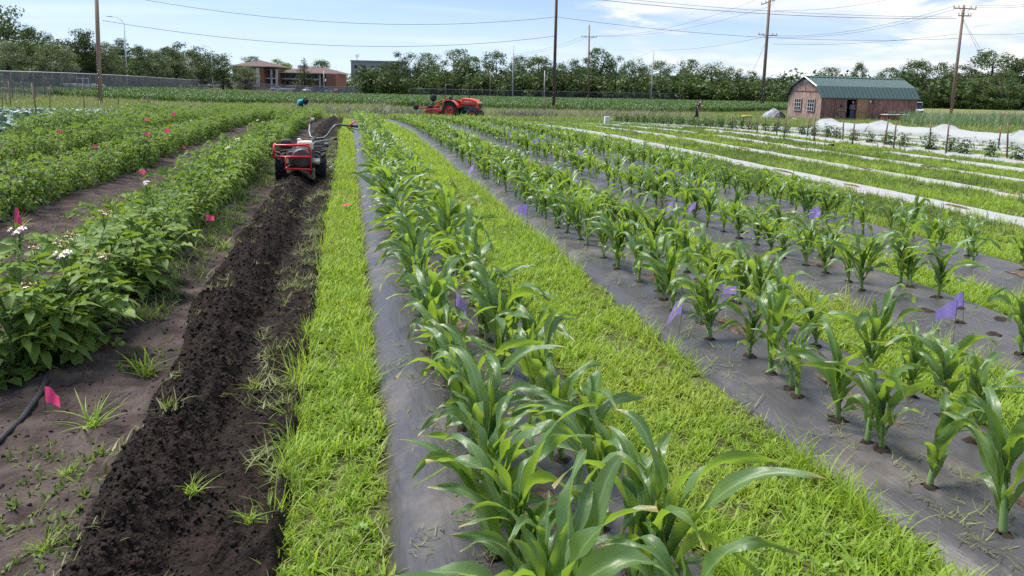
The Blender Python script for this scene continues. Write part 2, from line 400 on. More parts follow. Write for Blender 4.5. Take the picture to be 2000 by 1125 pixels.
# ================================================================== MULCH BEDS
def filmmat(name, c, rough, spec, marks, dust):
    m, t, p, o = newmat(name)
    co = N(t, 'ShaderNodeTexCoord')
    nz = N(t, 'ShaderNodeTexNoise'); nz.inputs['Scale'].default_value = 2.2; nz.inputs['Detail'].default_value = 7; nz.inputs['Roughness'].default_value = .65
    t.links.new(co.outputs['Object'], nz.inputs['Vector'])
    k = N(t, 'ShaderNodeMapRange'); k.inputs[1].default_value = .5; k.inputs[2].default_value = .78; t.links.new(nz.outputs[0], k.inputs[0])
    t.links.new(MIX(t, MATH(t, 'MULTIPLY', k.outputs[0], dust), c, (.19, .16, .135)), p.inputs['Base Color'])
    r = N(t, 'ShaderNodeMapRange'); r.inputs[3].default_value = rough; r.inputs[4].default_value = rough + .3; t.links.new(k.outputs[0], r.inputs[0]); t.links.new(r.outputs[0], p.inputs['Roughness'])
    p.inputs['Specular IOR Level'].default_value = spec
    mp = N(t, 'ShaderNodeMapping'); mp.inputs['Scale'].default_value = (11, 2.2, 8); mp.inputs['Rotation'].default_value = (0, 0, .12); t.links.new(co.outputs['Object'], mp.inputs[0])
    wr = N(t, 'ShaderNodeTexNoise'); wr.inputs['Scale'].default_value = 1.6; wr.inputs['Detail'].default_value = 5; t.links.new(mp.outputs[0], wr.inputs['Vector'])
    bp = N(t, 'ShaderNodeBump'); bp.inputs['Strength'].default_value = marks; bp.inputs['Distance'].default_value = .02
    t.links.new(wr.outputs[0], bp.inputs['Height']); t.links.new(bp.outputs[0], p.inputs['Normal'])
    return m
m_black = filmmat('black_film', (.052, .049, .052), .40, .5, .6, .6)
m_white = filmmat('white_film', (.33, .33, .33), .45, .4, .9, .6)
m_hole = pmat('hole_soil', (.035, .026, .021), .95, var=.4, scale=30, spec=.1)
m_patch = pmat('dry_soil_patch', (.10, .073, .054), .95, var=.4, scale=20, c2=(.17, .125, .095), spec=.1, bump=.8, bscale=60)
BEDS = [(.12, 1.20, 45.), (2.0, 3.1, 44.), (3.74, 4.8, 42.5), (5.28, 6.36, 41.)]
def bed_z(x, x0, x1, y, h, sd):
    u = (x - (x0 + x1) / 2) / ((x1 - x0) / 2); a = np.abs(u)
    prof = (1 - np.clip(a, 0, 1) ** 5) * h - .018 * np.exp(-(u / .35) ** 2) * (h / .1)
    wr = .012 * fbm(x * 4, y * 1.2, sd, 3) + .006 * fbm(x * 26, y * 5, sd + 7, 3)
    return terr(x, y) + prof + wr * (a < .999) - .03 * ss(.93, 1., a)
def film_bed(x0, x1, y0, y1, mat, h, sd, label, group, nu=27, edge=.02):
    u = np.linspace(-1, 1, nu); u = np.sign(u) * np.abs(u) ** .8
    Y = [y0]
    while Y[-1] < y1: Y.append(Y[-1] + max(.05, .009 * max(Y[-1], 2)))
    Y = np.array(Y); uu, yy = np.meshgrid(u, Y)
    w = (x1 - x0) / 2; ed = edge * fbm(yy * 1.7, uu * 0 + 7, sd, 3) + edge * .6 * fbm(yy * 9, uu * 0 + 2, sd + 3, 2)
    xx = (x0 + x1) / 2 + uu * w + np.sign(uu) * ed * ss(.7, 1, np.abs(uu))
    z = bed_z((x0 + x1) / 2 + uu * w, x0, x1, yy, h, sd)
    V = np.column_stack([xx.ravel(), yy.ravel(), z.ravel()]); nx, ny = len(u), len(Y)
    i, j = np.meshgrid(np.arange(nx - 1), np.arange(ny - 1)); k = (j * nx + i).ravel()
    o = link('mulch_bed', qmesh('mulch_bed', V, np.column_stack([k, k + 1, k + nx + 1, k + nx]), mat, True))
    return tag(o, label, 'mulch bed', group)
black_labels = ['leftmost raised bed under black plastic film, densest corn', 'second black film bed from the left, with a torn centre slit',
                'third black film bed from the left, with empty planting holes', 'fourth black film bed, nearest the white strips']
bed_objs = []
for i, (x0, x1, ye) in enumerate(BEDS):
    bed_objs.append(film_bed(x0, x1, -.6, ye, m_black, .10 if i == 0 else .085, 100 + i * 9, black_labels[i], 'black film beds of young corn'))
def blob_disc(name, mat, r, h, seed, nr=10, sx=1.0, sy=1.0):
    q = np.random.default_rng(seed); V = [(0, 0, h)]; Fc = []
    for ring, (k, z) in enumerate(((.55, h * .9), (1, -.006))):
        for a in range(nr):
            th = 2 * math.pi * a / nr; rr = r * k * (1 + q.normal(0, .22))
            V.append((rr * math.cos(th) * sx, rr * math.sin(th) * sy, z + q.normal(0, .2) * h * (1 - k)))
    Fc += [(0, 1 + a, 1 + (a + 1) % nr) for a in range(nr)]
    Fc += [(1 + a, 1 + nr + a, 1 + nr + (a + 1) % nr, 1 + (a + 1) % nr) for a in range(nr)]
    return mesh(name, V, Fc, mat)
hole_meshes = [blob_disc('planting_hole', m_hole, .042, .008, s) for s in range(4)]
def hole(b, x, y, k=1.0):
    x0, x1, _ = BEDS[b]; z = float(bed_z(np.array([x]), x0, x1, np.array([y]), .10 if b == 0 else .085, 100 + b * 9)[0])
    o = link('planting_hole', random.choice(hole_meshes), bed_objs[b]); o.location = (x, y, z + .004); o.rotation_euler = (0, 0, random.random() * 6); o.scale = (k * random.uniform(.8, 1.2),) * 2 + (1,)
def patch(b, x, y, r, sx, sy, sd):
    x0, x1, _ = BEDS[b]; z = float(bed_z(np.array([x]), x0, x1, np.array([y]), .10 if b == 0 else .085, 100 + b * 9)[0])
    o = link('soil_patch', blob_disc('soil_patch', m_patch, r, .012, sd, 18, sx, sy), bed_objs[b]); o.location = (x, y, z + .002)
for k, (b, x, y, r, sx, sy) in enumerate([(0, .70, 2.5, .10, .9, 1.5), (0, .68, 4.6, .1, .9, 2.), (0, .66, 6.2, .1, .8, 2.2), (1, 2.52, 4.35, .11, 1, 2.4), (1, 2.56, 3.2, .055, 1, 6.),
        (1, 2.58, 2.1, .05, 1, 5.), (1, 2.5, 5.6, .08, 1, 2.5), (1, 2.5, 7.6, .1, 1, 2.5), (2, 4.25, 5.9, .12, 1.1, 1.1), (2, 4.2, 9.4, .13, 1, 1.6), (3, 5.95, 5.3, .13, 1.2, 1), (3, 5.7, 8.2, .12, 1, 1.4)]):
    patch(b, x, y, r, sx, sy, 300 + k)

# white film strips further right, grassed over in places
WH = [(8.2, 8.85, 1.0, 40, .06, 'broad white film strip, nearest the corn beds'), (10.47, 10.95, 1.0, 39, .05, 'second white film strip from the corn beds'),
      (12.5, 12.85, 2, 24, .055, 'third white film strip from the corn, near length'), (12.45, 12.8, 25.5, 38, .06, 'third white film strip from the corn, far length'),
      (14.2, 14.55, 8, 17.5, .08, 'short white film strip partly lost in grass, near length'), (14.2, 14.5, 20, 28, .08, 'short white film strip partly lost in grass, middle length'), (14.1, 14.4, 30, 40, .08, 'short white film strip partly lost in grass, far length'),
      (15.65, 16.75, 6, 43, .09, 'white film bed carrying the staked tomato row'), (17.75, 18.15, 8, 40, .09, 'thin white film strip just behind the tomato row'),
      (18.75, 19.15, 9, 36, .09, 'thin white film strip midway between tomatoes and tunnel'), (19.8, 20.35, 9, 34, .1, 'white film strip at the foot of the row cover tunnel')]
for k, (x0, x1, y0, y1, h, lb) in enumerate(WH):
    film_bed(x0, x1, y0, y1, m_white, h, 200 + k * 5, lb, 'white film strips', nu=13, edge=.16)
wh_objs = [o for o in col.objects if o.name.startswith('mulch_bed')][4:]
m_red_soil = pmat('reddish_soil', (.12, .075, .055), .95, var=.35, scale=16, spec=.1)
tear = [blob_disc('soil_patch', m_red_soil, .16, .02, 500 + k, 14, .55, 2.4) for k in range(3)]
for wi, ys in ((0, (7.4, 8.9, 11.2, 13.2, 16.5, 20.5, 24)), (1, (10.2, 14., 18.5, 23, 27)), (2, (14., 19.)), (7, (15., 18.2, 20.4, 23, 26))):
    x0, x1, y0, y1, h, lb = WH[wi]
    for y in ys:
        o = link('soil_patch', random.choice(tear), wh_objs[wi]); x = random.uniform(x0 + .25 * (x1 - x0), x1 - .3 * (x1 - x0))
        o.location = (x, y, float(bed_z(np.array([x]), x0, x1, np.array([y]), h, 200 + wi * 5)[0]) + .003); o.scale = (random.uniform(.6, 1.1), random.uniform(.6, 1.2), 1)

# ================================================================== MOWN GRASS
def grassmat(name, a, b, c, trans, tw=.4):
    m, t, p, o = newmat(name)
    oi = N(t, 'ShaderNodeObjectInfo'); ge = N(t, 'ShaderNodeNewGeometry')
    nz = N(t, 'ShaderNodeTexNoise'); nz.inputs['Scale'].default_value = .9; nz.inputs['Detail'].default_value = 3; t.links.new(oi.outputs['Location'], nz.inputs['Vector'])
    f = MATH(t, 'MULTIPLY_ADD', ge.outputs['Random Per Island'], .55, MATH(t, 'MULTIPLY', oi.outputs['Random'], .25))
    c1 = MIX(t, f, a, b); k = N(t, 'ShaderNodeMapRange'); k.inputs[1].default_value = .52; k.inputs[2].default_value = .75; k.inputs[4].default_value = .8
    t.links.new(nz.outputs[0], k.inputs[0]); c2 = MIX(t, k.outputs[0], c1, c)
    t.links.new(c2, p.inputs['Base Color']); p.inputs['Roughness'].default_value = .5; p.inputs['Specular IOR Level'].default_value = .35
    tr = N(t, 'ShaderNodeBsdfTranslucent'); tr.inputs[0].default_value = (*trans, 1)
    mx = N(t, 'ShaderNodeMixShader'); mx.inputs[0].default_value = tw
    t.links.new(p.outputs[0], mx.inputs[1]); t.links.new(tr.outputs[0], mx.inputs[2]); t.links.new(mx.outputs[0], o.inputs[0]); return m
m_grass = grassmat('lawn_grass', (.165, .275, .028), (.305, .42, .062), (.34, .37, .09), (.48, .64, .06))
m_weed = grassmat('weedy_grass', (.075, .13, .028), (.15, .21, .05), (.17, .18, .07), (.22, .32, .05))
m_clip = grassmat('cut_grass', (.13, .165, .045), (.24, .26, .10), (.27, .24, .12), (.25, .3, .07), .25)
gn = [blades('grass', m_grass, 11, .085, .035, .0105, 3, .8, seed=i) for i in range(6)]
gm = [blades('grass', m_grass, 14, .085, .06, .011, 2, .75, seed=20 + i) for i in range(4)]
gf = [blades('grass', m_grass, 12, .10, .13, .028, 2, .8, seed=40 + i) for i in range(4)]
STR = [(-.30, .10), (1.22, 1.98), (3.12, 3.72), (4.82, 5.26), (6.4, 8.25), (8.9, 10.45), (11.0, 12.5), (13.0, 14.25), (14.65, 15.7), (16.8, 17.8), (18.1, 18.8), (19.1, 19.85)]
def view_cull(P, x0=-350, x1=2350, y1=1450):
    d = P - CAM; z = d @ FW; px = 1000 + F * (d @ RT) / np.maximum(z, .1); py = PY0 - F * (d @ UP) / np.maximum(z, .1)
    return P[(z > .4) & (px > x0) & (px < x1) & (py < y1)]
Pn = []; Pm = []; Pf = []
for a, b in STR:
    Pn.append(band(a, b, 1.2, 7.5, 820)); Pm.append(band(a, b, 7, 18, 300)); Pf.append(band(a, b, 17, 46, 55))
Pn = view_cull(np.concatenate(Pn)); Pm = view_cull(np.concatenate(Pm)); Pf = view_cull(np.concatenate(Pf))
def thin(P, k, lo):     # a few bald and lush spots
    d = fbm(P[:, 0] * 1.6, P[:, 1] * 1.6, 77, 3); return P[rng.random(len(P)) < np.clip(lo + k * (d + .35), .15, 1)]
Pn = thin(Pn, 1.2, .55); Pm = thin(Pm, 1.2, .6)
def gscl(P, lo, hi): return rng.uniform(lo, hi, len(P)) * (1 + .7 * fbm(P[:, 0] * 2.5, P[:, 1] * 2.5, 78, 2))
Pall = np.concatenate([Pn, Pm, Pf])
vi = np.concatenate([rng.integers(0, 6, len(Pn)), 6 + rng.integers(0, 4, len(Pm)), 10 + rng.integers(0, 4, len(Pf))])
gwd = [blades('grass', m_weed, 14, .095, .06, .013, 2, .75, seed=270 + i) for i in range(2)] + [blades('grass', m_weed, 12, .12, .13, .03, 2, .8, seed=280 + i) for i in range(2)]
dull = (Pall[:, 0] > 6.4) & (rng.random(len(Pall)) < np.clip(.55 + .9 * fbm(Pall[:, 0] * .8, Pall[:, 1] * .35, 44, 3), .1, .95)) & (vi >= 6)
vi[dull] = np.where(vi[dull] >= 10, 16, 14) + rng.integers(0, 2, dull.sum())
scatter('mown_grass', Pall, gn + gm + gf + gwd, scl=gscl(Pall, .5, 1.05), vi=vi, label='bright yellow green mown grass in strips between the beds', cat='grass')
th = [blades('thatch', m_clip, 7, .07, .07, .005, 3, flat=True, seed=290 + i) for i in range(4)]
T_ = thin(view_cull(np.concatenate([band(a, b, 1.3, 16, 22) for a, b in STR[:6]])), 1.6, .35); T_[:, 2] += rng.uniform(.0, .035, len(T_))
scatter('dry_thatch', T_, th, scl=rng.uniform(.5, 1.2, len(T_)), label='pale dry cuttings strewn over the mown strips', cat='clippings')
# low broad-leaved weeds in the strips
def rosette(name, mat, seed, n=9, L=.035):
    r = np.random.default_rng(seed); V = []; Q = []
    for k in range(n):
        a = r.random() * 6.28; rad = .045 * math.sqrt(r.random()); el = r.uniform(.1, .9); c = np.array([rad * math.cos(a), rad * math.sin(a), r.uniform(.02, .05)]); d = np.array([math.cos(a) * math.cos(el), math.sin(a) * math.cos(el), math.sin(el)]); s = np.array([-math.sin(a), math.cos(a), 0]); o = len(V); l = L * r.uniform(.6, 1.2)
        V += [c, c + d * l * .5 - s * l * .38, c + d * l, c + d * l * .5 + s * l * .38]; Q.append((o, o + 1, o + 2, o + 3))
    return qmesh(name, V, Q, mat)
m_clover = grassmat('broad_weed', (.12, .22, .03), (.2, .31, .05), (.2, .3, .05), (.3, .45, .05), .3)
cv = [rosette('broad_weed', m_clover, i) for i in range(4)]
K_ = view_cull(np.concatenate([band(a, b, 1.3, 18, 170) for a, b in STR[:6]])); K_ = K_[fbm(K_[:, 0] * 1.3, K_[:, 1] * 1.0, 91, 3) > .27]
scatter('broad_weeds', K_, cv, scl=rng.uniform(.4, .9, len(K_)), label='patches of low broad-leaved weeds in the mown strips', cat='weeds')
# rank edge grass beside the film
edge_g = [blades('edge_grass', m_grass, 9, .15, .03, .007, 4, .55, seed=70 + i) for i in range(4)]
E_ = []
for a, b in STR[:6]:
    for e, s in ((a, 1), (b, -1)):
        n = 700; y = 1.2 + 24 * rng.random(n) ** 1.6; x = e + s * np.abs(rng.normal(0, .045, n)); E_.append(np.column_stack([x, y, terr(x, y)]))
E_ = view_cull(np.concatenate(E_)); E_ = E_[fbm(E_[:, 1] * .9, E_[:, 0] * 3, 80, 2) > -.12]
scatter('edge_grass', E_, edge_g, scl=rng.uniform(.5, 1.25, len(E_)), label='longer ragged grass along the edges of the film beds', cat='grass')
# loose clippings lying on film and soil
cl = [blades('clippings', m_clip, 5, .06, .05, .005, 3, flat=True, seed=90 + i) for i in range(5)]
C_ = []
for b, (x0, x1, ye) in enumerate(BEDS):
    n = 900 if b == 1 else 420; y = 1.6 + 16 * rng.random(n) ** 1.5; x = rng.uniform(x0 + .08, x1 - .08, n) if b != 1 else np.clip(rng.normal(2.28, .22, n), x0 + .05, x1 - .05)
    C_.append(np.column_stack([x, y, bed_z(x, x0, x1, y, .10 if b == 0 else .085, 100 + b * 9) - .004]))
C_ = view_cull(np.concatenate(C_)); C_ = C_[fbm(C_[:, 0] * 2, C_[:, 1] * 1.5, 33, 2) > -.15]
scatter('grass_clippings', C_, cl, scl=rng.uniform(.35, 1.0, len(C_)), label='loose grass clippings lying on the black film', cat='clippings')
cl2 = [blades('torn_grass', m_clip, 16, .10, .06, .007, 4, 1.0, seed=110 + i, hv=.5) for i in range(4)] + [blades('torn_grass', m_clip, 9, .11, .05, .006, 4, flat=True, seed=120 + i) for i in range(4)]
n = 2300; y = 1.2 + 20 * rng.random(n) ** 1.35
x = np.where(rng.random(n) < .62, rng.normal(-.36, .085, n), np.where(rng.random(n) < .6, rng.normal(-1.1, .12, n), rng.uniform(-1.3, -.45, n)))
keep = fbm(x * 3, y * 2.4, 55, 2) > -.02; x, y = x[keep], y[keep]
scatter('torn_grass', np.column_stack([x, y, tilled_z(x.clip(TX0, TX1), y) - .004]), cl2, scl=rng.uniform(.35, .85, len(x)), label='uprooted wilting grass scattered along the tilled strip', cat='grass')
# ================================================================== CORN
m_corn = leafmat('corn_leaf', (.064, .130, .048), (.130, .218, .072), (.44, .66, .05), .36, .33, .7, rib=(.22, .32, .13))
m_stalk = leafmat('corn_stalk', (.17, .27, .085), (.25, .36, .13), (.25, .4, .06), .15, .45, .4)
def corn_leaf(L, w, a0, a1, sway, twist, nseg, us, r, wave, base):
    V = []; ac = []; al_ = []; px, pz, py = base[0], base[1], 0.0
    ph = r.random() * 6.28; fr = r.uniform(10, 20); tb_ = r.uniform(.46, .82); sh_ = r.uniform(.10, .3); tw0 = r.normal(0, .15); ph2 = r.random() * 6.28
    ds = L / nseg
    for i in range(nseg + 1):
        t = i / nseg; a = a0 + (a1 - a0) * (.25 * t + .75 / (1 + math.exp(-(t - tb_) / sh_ * 2.2)))
        tx, tz = math.sin(a), math.cos(a); nx_, nz_ = -math.cos(a), math.sin(a)       # tangent, upper normal in the r-z plane
        wi = w * min(1, .62 + 1.5 * t) * max(0, 1 - t ** 2.1) ** .75 * .5 + .0008
        tw = tw0 + twist * t * t
        ct, st_ = math.cos(tw), math.sin(tw); fold = .75 * (1 - t) ** 1.5 + .16
        for u in us:
            lat = u * wi * math.cos(fold * .8); nor = abs(u) * wi * math.sin(fold) + (wave + .16 * wi) * abs(u) ** 2 * math.sin(fr * t + ph + (0 if u > 0 else ph2)) * min(1, t * 4) * (1 - t * .6)
            l2 = lat * ct - nor * st_; n2 = lat * st_ + nor * ct
            V.append((px - nx_ * 0 + nx_ * -n2 * -1, py + l2, pz + nz_ * n2)); ac.append(abs(u) + (2.0 if False else 0)); al_.append(t)
        px += tx * ds; pz += tz * ds; py += sway * ds * t
    k = len(us); Q = [(i * k + j, i * k + j + 1, (i + 1) * k + j + 1, (i + 1) * k + j) for i in range(nseg) for j in range(k - 1)]
    return np.array(V), np.array(Q), list(zip(ac, al_))
def corn_variant(seed, H=.42, nseg=15, us=(-1, -.5, 0, .5, 1), nleaf=10, small=False):
    r = np.random.default_rng(seed); leaves = []; az0 = r.random() * 6.28
    st_h = H * .52
    for i in range(nleaf):
        f = i / (nleaf - 1); az = az0 + math.pi * i + r.normal(0, .38); hb = .04 + st_h * (f ** .9) * .92
        L = H * (.58 + .56 * math.sin(math.pi * min(1, .25 + .62 * f))) * r.uniform(.85, 1.15); L *= (.62 if f < .2 else 1)
        if f > .84: L *= .62
        w = (.027 + .034 * math.sin(math.pi * min(1, .15 + .75 * f))) * r.uniform(.85, 1.2) * H / .40
        if f > .84: a0, a1, wv = .08, r.uniform(.3, 1.5), .008
        elif f > .55: a0, a1, wv = .14, r.uniform(1.5, 3.0), .02
        else: a0, a1, wv = .36, r.uniform(1.6, 2.9), .016
        V, Q, ac = corn_leaf(L, w, a0, a1, r.normal(0, .45), r.normal(0, 1.4), nseg, us, r, wv, (.006 + .004 * (1 - f), hb))
        c, s = math.cos(az), math.sin(az); W = V.copy(); W[:, 0] = V[:, 0] * c - V[:, 1] * s; W[:, 1] = V[:, 0] * s + V[:, 1] * c
        leaves.append((W, Q, ac))
    return leaves, st_h
def set_ac(me, A):
    A = np.array(A, np.float32)
    for i, nm in enumerate(('across', 'along')): me.attributes.new(nm, 'FLOAT', 'POINT').data.foreach_set('value', A[:, i].copy())
def corn_meshes(seed, split=True, **kw):
    leaves, sh = corn_variant(seed, **kw); out_ = []
    sb = MB(); n = 7 if split else 5; hs = [-.03, .02, sh * .35, sh * .7, sh * 1.02]; rs = [.0145, .0155, .014, .0125, .007]
    sb.tube([(0, 0, h) for h in hs], rs, n)
    if split:                                   # prop roots and tillers low on the stem
        r = np.random.default_rng(seed + 500)
    stalk = mesh('stalk', sb.v, sb.f, m_stalk, smooth=True)
    def mk(parts, nm):
        V = np.concatenate([p[0] for p in parts]); off = 0; Qs = []; A = []
        for v, q, a in parts: Qs.append(q + off); off += len(v); A += a
        me = qmesh(nm, V, np.concatenate(Qs), m_corn, True); set_ac(me, A); return me
    if split: return stalk, [mk([p], 'leaf') for p in leaves]
    return stalk, [mk(leaves, 'leaves')], (leaves, sb)
near_var = [corn_meshes(1000 + i, True, H=.37 + .03 * (i % 4)) for i in range(14)]
mid_var = [corn_meshes(1100 + i, False, H=.37 + .03 * (i % 4), nseg=6, us=(-1, 0, 1)) for i in range(6)]
small_var = [corn_meshes(1200 + i, True, H=.28, nleaf=6) for i in range(2)]
spots = []        # bed, line, x, y, size
def line(b, l, x, y0, y1, st, miss=.04, known=()):
    ys = list(known); y = (max(ys) if ys else y0) + (st if ys else 0)
    while y < y1:
        if random.random() > miss: ys.append(y + random.gauss(0, .03))
        y += st * random.uniform(.85, 1.15)
    for y in ys: spots.append([b, l, x + random.gauss(0, .025), y, random.choice((.8, .9, 1, 1, 1.08, 1.15)) * random.uniform(.93, 1.07)])
line(0, 'left', .47, 2.42, 44, .24, .02, [1.55, 1.78, 2.0, 2.2, 2.42, 2.66, 2.9, 3.14, 3.4, 3.66, 3.9, 4.15, 4.38])
line(0, 'right', .86, 2.1, 44, .24, .03, [1.6, 1.82, 2.06, 2.3, 2.56, 2.8, 3.05, 3.3, 3.55, 3.78, 4.05, 4.3])
line(1, 'left', 2.30, 2.0, 43, .29, .04, [2.03, 2.36, 2.67, 2.97, 3.26, 3.56, 3.83, 4.15, 4.45, 4.75, 5.02])
line(1, 'right', 2.83, 2.0, 43, .29, .06, [2.2, 2.66, 2.9, 3.16, 3.42, 3.92, 4.2, 4.6])
line(2, 'left', 4.06, 5.0, 41.5, .31, .12, [3.6, 5.03, 5.3, 5.59, 5.86, 6.15, 6.46])
line(2, 'right', 4.48, 4.7, 41.5, .31, .14, [4.77, 5.07, 5.6, 6.07, 6.4, 6.7])
line(3, 'left', 5.62, 5.2, 40, .33, .14, [5.64, 6.11, 6.61, 7.13, 7.44])
line(3, 'right', 5.98, 5.0, 40, .33, .12, [5.1, 5.44, 6.03, 6.4, 6.8])
spots += [[b_, l_, x_ + random.gauss(0, .03), y_ + random.uniform(.07, .12), k_ * random.uniform(.7, 1.0)] for b_, l_, x_, y_, k_ in list(spots) if (b_ == 0 and random.random() < .45) or (b_ > 0 and random.random() < .15)]
bedname = ['leftmost black film bed', 'second black film bed', 'third black film bed', 'fourth black film bed']
ORD = ['nearest', 'second', 'third', 'fourth', 'fifth', 'sixth', 'seventh', 'eighth', 'ninth', 'tenth', 'eleventh', 'twelfth', 'thirteenth', 'fourteenth', 'fifteenth', 'sixteenth', 'seventeenth', 'eighteenth', 'nineteenth', 'twentieth']
spots.sort(key=lambda s: math.hypot(s[2], s[3]))
cnt = {}; rest = []; made = 0
for b, l, x, y, k in spots:
    k *= (1.0 if b == 0 else .87) - .25 * float(ss(7, 30, y))
    x0, x1, _ = BEDS[b]; z = float(bed_z(np.array([x]), x0, x1, np.array([y]), .10 if b == 0 else .085, 100 + b * 9)[0])
    if b == 1 and l == 'left' and abs(y - 3.26) < .1: k = .62
    px, py, zz_ = proj((x, y, z + .3))
    if made < 300 and zz_ > 0 and -60 < px < 2060:
        i = cnt[(b, l)] = cnt.get((b, l), 0) + 1
        if i <= 20:
            lb = 'corn plant, %s, %s line, %s' % (('nearest' if i == 1 else ORD[i - 1] + ' from near end'), l, bedname[b])
        else: lb = 'young corn plant further along the %s line of the %s' % (l, bedname[b])
        dd = math.hypot(x, y)
        e = empty('corn_plant', (x, y, z), random.random() * 6.28, lb, 'corn plant', 'young corn in the %s line of the %s' % (l, bedname[b]))
        e.scale = (k * random.uniform(.95, 1.05), k, k * (1.04 if b < 2 else .96))
        e.rotation_euler[0] = random.gauss(0, .11); e.rotation_euler[1] = random.gauss(0, .11)
        if k < .7: st_, lv = random.choice(small_var); e.scale = (1, 1, 1)
        elif dd < 9: st_, lv = random.choice(near_var)
        else: st_, lv, _x = random.choice(mid_var)
        link('stalk', st_, e)
        for m_ in lv: link('leaf' if dd < 9 or k < .7 else 'leaves', m_, e)
        if dd < 8.5: hole(b, x, y)
        made += 1
    elif zz_ > 0 and -300 < px < 2300: rest.append((x, y, z, k, random.random() * 6.28))
for b, x, y in ((2, 4.08, 4.78), (2, 4.12, 4.48), (2, 4.15, 4.2), (2, 4.19, 3.95), (2, 4.44, 4.5), (2, 4.5, 4.2), (2, 4.5, 3.9), (2, 4.2, 3.3), (2, 4.5, 3.2), (2, 4.3, 7.4)): hole(b, x, y, 1.25)
# the far rest of the rows, more than anyone could count
VV = []; QQ = []; AA = []; MI = []; off = 0
for x, y, z, k, a in rest:
    leaves, sb = random.choice(mid_var)[2]; c, s = math.cos(a) * k, math.sin(a) * k
    for v, q, ac in leaves:
        w = np.column_stack([v[:, 0] * c - v[:, 1] * s + x, v[:, 0] * s + v[:, 1] * c + y, v[:, 2] * k + z]); VV.append(w); QQ.append(q + off); AA += ac; off += len(w); MI.append(np.zeros(len(q), np.int32))
    v = np.array([tuple(p) for p in sb.v]); q = np.array([f for f in sb.f if len(f) == 4])
    w = np.column_stack([v[:, 0] * k + x, v[:, 1] * k + y, v[:, 2] * k + z]); VV.append(w); QQ.append(q + off); AA += [(1.0, 0.0)] * len(w); off += len(w); MI.append(np.ones(len(q), np.int32))
me = qmesh('corn_rows', np.concatenate(VV), np.concatenate(QQ), [m_corn, m_stalk], True)
me.polygons.foreach_set('material_index', np.concatenate(MI))
set_ac(me, AA)
tag(link('corn_rows', me), 'far lengths of the young corn rows running to the field edge', 'corn', kind='stuff')
# ================================================================== POTATOES
m_pot = leafmat('potato_leaf', (.085, .155, .034), (.165, .25, .055), (.34, .50, .05), .30, .55, .28)
m_pstem = leafmat('potato_stem', (.10, .16, .05), (.16, .22, .07), (.2, .3, .05), .1, .5, .3)
m_petal = pmat('potato_petal', (.78, .70, .74), .6, var=.08, scale=30)
m_anther = pmat('potato_anther', (.75, .42, .03), .5, var=.1)
def leaflet(L, w, d, up, org, droop, r, res):
    """ovate leaflet folded along its midrib; d,up unit vectors"""
    d = np.array(d); up = np.array(up); s = np.cross(d, up); ts = (0, .3, .65, 1.) if res else (0, .45, 1.)
    V = []; Q = []
    for t in ts:
        wi = w * (math.sin(math.pi * min(1, t * .85 + .1)) if t < 1 else .06) * .5; z = -droop * t * t * L
        c = org + d * L * t + up * z
        V += [c - s * wi + up * wi * .45, c, c + s * wi + up * wi * .45]
    for i in range(len(ts) - 1):
        for j in range(2): Q.append((i * 3 + j, i * 3 + j + 1, i * 3 + j + 4, i * 3 + j + 3))
    return np.array(V), np.array(Q)
def compound_leaf(r, L, org, d, up, res, npair):
    V = []; Q = []; off = 0; d = np.array(d); up = np.array(up); s = np.cross(d, up)
    def put(v, q):
        nonlocal off
        V.append(v); Q.append(q + off); off += len(v)
    pos = lambda t: org + d * L * t - np.array([0, 0, 1]) * L * .45 * t * t
    put(*leaflet(L * .44, L * .36, (pos(1) - pos(.8)) / np.linalg.norm(pos(1) - pos(.8)), up, pos(.8), .35, r, res))
    for k in range(npair):
        t = .78 - .62 * k / max(1, npair - .5); sz = L * (.34 - .05 * k) * r.uniform(.85, 1.15)
        for sg in (-1, 1):
            dd = d * .45 + s * sg * .9 + up * r.normal(.05, .15); dd /= np.linalg.norm(dd); u2 = np.cross(np.cross(dd, up), dd); u2 /= np.linalg.norm(u2)
            put(*leaflet(sz, sz * .80, dd, u2, pos(t + r.normal(0, .02)), .35, r, res))
    if res:                                     # the leaf's own stalk
        w_ = .0025; v = np.array([pos(0) - s * w_, pos(0) + s * w_, pos(.8) + s * w_, pos(.8) - s * w_]); put(v, np.array([[0, 1, 2, 3]]))
    return np.concatenate(V), np.concatenate(Q)
def potato_variant(seed, res, nst, nlv, R=.30, H=.55, L0=.19):
    r = np.random.default_rng(seed); leaves = []; stems = MB(); tips = []
    for k in range(nst):
        az = 2 * math.pi * k / nst + r.normal(0, .3); lean = r.uniform(.15, .95) * R / .30; h = H * r.uniform(.8, 1.12) * (1 - .16 * lean)
        pts = [np.array([math.cos(az), math.sin(az), 0]) * lean * .42 * t ** 1.3 + np.array([0, 0, h * t]) for t in np.linspace(0, 1, 5)]
        stems.tube([tuple(p) for p in pts], [.009, .008, .007, .005, .003], 5 if res else 3); tips.append(pts[-1])
        for j in range(nlv):
            t = (j + .6) / nlv; i = min(3, int(t * 4)); p = pts[i] + (pts[i + 1] - pts[i]) * (t * 4 - i)
            a = az + 2.4 * j + r.normal(0, .4) if r.random() < .55 else az + r.normal(0, .9)
            el = .85 * t - .1 + r.normal(0, .22); d = np.array([math.cos(a) * math.cos(el), math.sin(a) * math.cos(el), math.sin(el)])
            up = np.array([0, 0, 1.]) - d * d[2]; up /= np.linalg.norm(up)
            leaves.append(compound_leaf(r, L0 * r.uniform(.75, 1.25) * (1 - .25 * t), p, d, up, res, 3 if res else 2))
    return leaves, stems, tips
